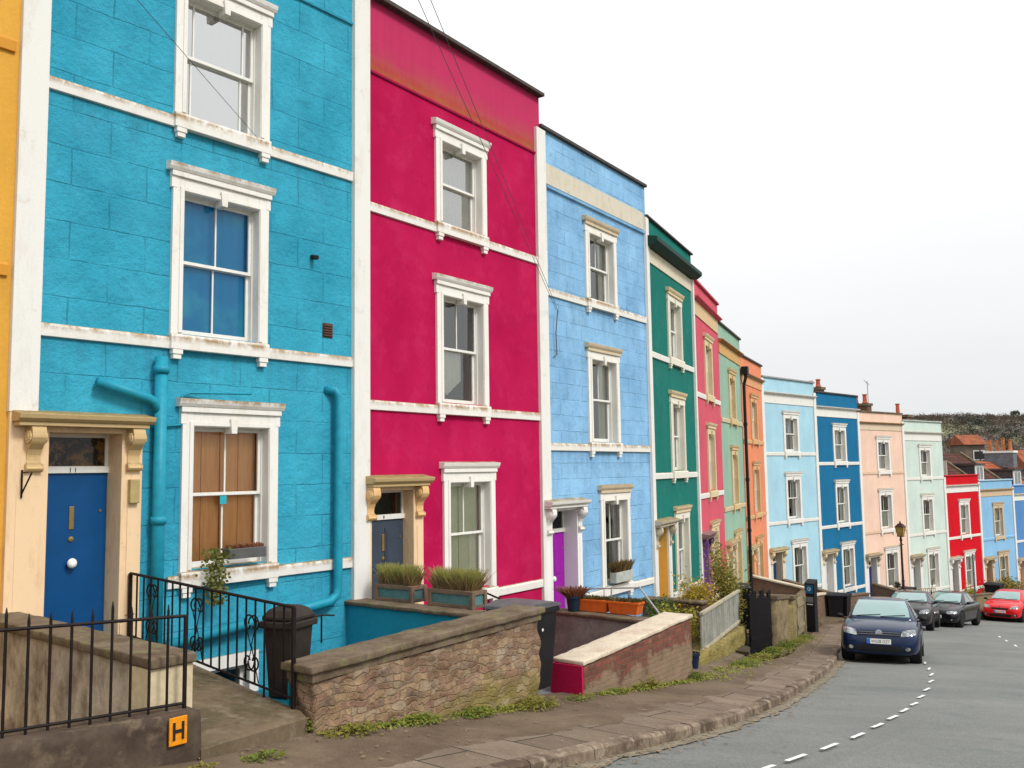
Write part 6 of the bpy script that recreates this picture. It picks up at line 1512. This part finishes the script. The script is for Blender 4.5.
RHATCH = dict(golf, L=4.2, paint=REDC, feat=std_feats(dict(screen=[(-.67, 1.03), (.67, 1.03), (.545, 1.4), (-.545, 1.4)], side=[[(1.45, 1.04), (2.35, 1.04), (2.35, 1.38), (1.92, 1.38)], [(2.42, 1.04), (3.25, 1.05), (3.22, 1.37), (2.42, 1.39)]],
    head=[(.44, .63), (.80, .66), (.76, .8), (.48, .75)], fog=[(.56, .27), (.76, .30), (.74, .42), (.56, .4)], foglamp=[(.6, .3), (.7, .31), (.7, .385), (.6, .375)],
    front=[('grille', [(-.36, .58), (.36, .58), (.4, .67), (-.4, .67)], TRIMB, .005), ('lower_grille', [(-.5, .24), (.5, .24), (.52, .38), (-.52, .38)], TRIMB, .005)],
    pz=.49, txt='WX54 FRD', badge='x', bz=.71, doorline=[1.25, 2.38, 3.2], handles=[2.2, 3.1], sill=(1.2, 3.0), tail=[(.45, .75), (.74, .75), (.74, .95), (.45, .92)])))
car(RHATCH, 47.9, 4.5, .12, 'bright red hatchback, farthest of the parked cars')

# ================================================================= WIRES
WIRE = plain('telephone_wire', (.12, .12, .13), .6)
def H_at(i, t_, y, h):
    th = TH[i]; return Vector((B[i][0]+math.cos(th)*t_-math.sin(th)*y, B[i][1]+math.sin(th)*t_+math.cos(th)*y, ZS[i]+h))
def wire(p0, p1, sag, label, r=.008, n=14):
    pts = []
    for k in range(n+1):
        q = k/n; p = p0.lerp(p1, q); p.z -= sag*4*q*(1-q); pts.append(p)
    return tag(MB().tube(pts, r, 4).build('overhead_wire', WIRE), label, 'wire', 'overhead telephone wires')
POLE = Vector((-1.05, 4.4, 6.3))
def far_end(p, V, a, b_): return p*-a+Vector(V)*b_       # carries the wire on to its pole up the hill
wire(H_at(2, .42, -.1, 2.65), far_end(H_at(2, .42, -.1, 2.65), (-.47, 4.5, 2.61), 1.1, 4.2), .0, 'right one of the paired wires crossing the magenta house', .0045)
wire(H_at(2, .36, -.1, 2.65), far_end(H_at(2, .36, -.1, 2.65), (-.54, 4.5, 2.61), 1.1, 4.2), .0, 'left one of the paired wires crossing the magenta house', .0045)
wire(H_at(0, 2.95, -.06, 2.85), far_end(H_at(0, 2.95, -.06, 2.85), (-1.93, 4.5, 2.47), 1.6, 4.2), .0, 'thin wire running up from the top window sill of the turquoise house', .004)
cb_ = MB().tube([H_at(2, .42, -.1, 2.65), H_at(2, .4, -.06, 2.2), H_at(2, .46, -.04, 1.75), H_at(2, .36, -.03, 1.72)], .012, 5)
tag(cb_.build('cable_bracket', WIRE), 'short looped cable end on the pale blue house beside its pilaster', 'cable')

# ================================================================= FAR LANDSCAPE
def far_trees(name, pts, mat_, seed, n=5, leaf=1.1, label=None): pass
hx = np.linspace(40, 420, 96); hv = []
def hill_h(x, y):
    # wooded ridge across the valley
    q = x/y
    ridge = (17.3+1.6*noise.noise(Vector((x*.02, 3, 0)))+.6*noise.noise(Vector((x*.08, 9, 0))))
    k = max(0, min(1, (y-190)/180)); k = k*k*(3-2*k)
    return -16+(ridge+16)*k
hy = np.linspace(150, 470, 60)
for y in hy:
    for x in hx: hv.append((float(x)+random.uniform(-1, 1), float(y), hill_h(x, y)+1.0*noise.noise(Vector((x*.1, y*.1, 0)))))
hm = bpy.data.meshes.new('hills'); k = len(hx)
hm.from_pydata(hv, [], [(j*k+i, j*k+i+1, (j+1)*k+i+1, (j+1)*k+i) for j in range(len(hy)-1) for i in range(k-1)])
HILL = NT('winter_hillside'); t = HILL; t.set(Roughness=1.)
a = t.mix(t.ramp(t.noise(.03, detail=8, rough=.7), [(.42, 0.), (.58, 1.)]), (.115, .095, .078), (.14, .115, .09))
a = t.mix(t.ramp(t.noise(.018, t.mapped(loc=(30, 9, 0)), detail=4), [(.5, 0.), (.6, 1.)]), a, (.16, .17, .08))
t.color(a); hm.materials.append(HILL.m)
ho = bpy.data.objects.new('hills', hm); col.objects.link(ho); tag(ho, kind='structure')
wood = MB(); random.seed(99)
def crown(mb, c, r, h, n, leaf):
    for _ in range(n):
        u = Vector((random.gauss(0, 1), random.gauss(0, 1), random.gauss(0, 1))).normalized()
        p = Vector(c)+Vector((u.x*r, u.y*r, u.z*h))*random.uniform(.55, 1)
        a = Vector((random.gauss(0, 1), random.gauss(0, 1), random.gauss(0, 1))).normalized()*leaf; b_ = a.cross(u).normalized()*leaf*.8
        mb.add([p-a, p+b_, p+a*.8, p-b_*.9], [(0, 1, 2, 3)])
for _ in range(2600):
    y = random.uniform(215, 385); q = random.uniform(.40, .66); x = q*y
    z = hill_h(x, y); r_ = random.uniform(1.2, 2.2)+1.6*max(0, noise.noise(Vector((x*.06, y*.06, 4))))
    crown(wood, (x, y, z+r_*.4), r_, r_*.7, 34, random.uniform(.16, .3))
WOODF = NT('bare_wood'); t = WOODF; t.set(Roughness=1.)
a = t.mix(t.ramp(t.noise(.05, detail=8, rough=.7), [(.4, 0.), (.6, 1.)]), (.125, .1, .08), (.095, .083, .062))
ge = t.n('ShaderNodeNewGeometry'); a = t.mix(.5, a, t.ramp(ge.outputs['Random Per Island'], [(0., .85), (1., 1.1)]), 'MULTIPLY'); t.set(Specular_IOR_Level=0.); t.color(a)
tr_ = t.n('ShaderNodeBsdfTranslucent'); t.l(a, tr_.inputs[0]); mx_ = t.n('ShaderNodeMixShader'); mx_.inputs[0].default_value = .75; t.l(t.b.outputs[0], mx_.inputs[1]); t.l(tr_.outputs[0], mx_.inputs[2]); t.l(mx_.outputs[0], t.out.inputs[0])
tag(wood.build('far_woodland', WOODF.m, fix=False), kind='stuff')
DKT = foliage('dark_evergreen_far', (.045, .065, .05), (.07, .085, .06), .3, .05)
def far_tree(x, y, z, r_, h_, label, m=None, seed=0, n=260, leaf=.45):
    random.seed(seed)
    e_ = empty('tree', (x, y, z-1.2), 0, label, 'tree')
    MB().tube([(0, 0, -1), (.1, 0, h_*.5)], [.25, .1], 6).build('trunk', BARK, e_)
    c_ = MB()
    for _ in range(7): crown(c_, (random.gauss(0, r_*.7), random.gauss(0, r_*.5), h_*random.uniform(.3, .95)), r_*random.uniform(.3, .6), h_*.24, n//6, leaf*.8)
    c_.build('crown', m or DKT, e_, fix=False)
def on_hill(q, y): return q*y, y, hill_h(q*y, y)
for k, (q, y, r_, h_, lab) in enumerate(((.5465, 372, 2.2, 4.5, 'tall dark tree standing proud of the ridge at the right'), (.519, 372, 2., 3.2, 'smaller dark tree on the ridge left of the tallest one'), (.508, 370, 2.4, 2.6, 'low dark tree on the ridge, leftmost of the ridge trees'), (.533, 300, 5.5, 9, 'broad dark evergreen lower on the hillside'), (.5, 330, 3.5, 5, 'dark tree mass below the ridge line'))):
    x, y, z = on_hill(q, y); far_tree(x, y, z, r_, h_, lab, seed=k+200)
# distant terracotta-roofed house and the one at the edge
def far_house(x, y, z, w_, d_, h_, rh, label, rot, wm, rm):
    r = empty('distant_house', (x, y, z), rot, label, 'house')
    MB().box(-w_/2, w_/2, 0, d_, -6, h_).build('wall', wm, r)
    MB().extrude([(-.4, h_-.1), (d_/2, h_+rh), (d_+.4, h_-.1)], -w_/2-.3, w_/2+.3).build('roof', rm, r)
    for k in range(3):
        for zz in (h_-2.2,):
            wn = MB().box(-w_/2+1+k*w_/3.2, -w_/2+2+k*w_/3.2, -.05, .05, zz, zz+1.3).build('window', WHITEC, r)
            MB().box(-w_/2+1.1+k*w_/3.2, -w_/2+1.9+k*w_/3.2, -.07, -.051, zz+.1, zz+1.2).build('pane', DARKROOM, wn)
    return r
ORR = two('weathered_orange_roof', (.36, .11, .05), (.2, .075, .045), 1.2)
far_house(.5*125, 125, -1.9, 2.6, 4.5, 4.5, 1.3, 'distant house with orange roof between the mint house and the chimney pots', .0, two('far_brick', (.16, .12, .1), (.2, .16, .13), .5), ORR)
far_house(.592*110, 110, -4.2, 8, 5, 3.5, 2.2, 'distant orange-roofed house at the right edge behind the chimney stack', .1, two('far_brick', (.16, .12, .1), (.2, .16, .13), .5), ORR)
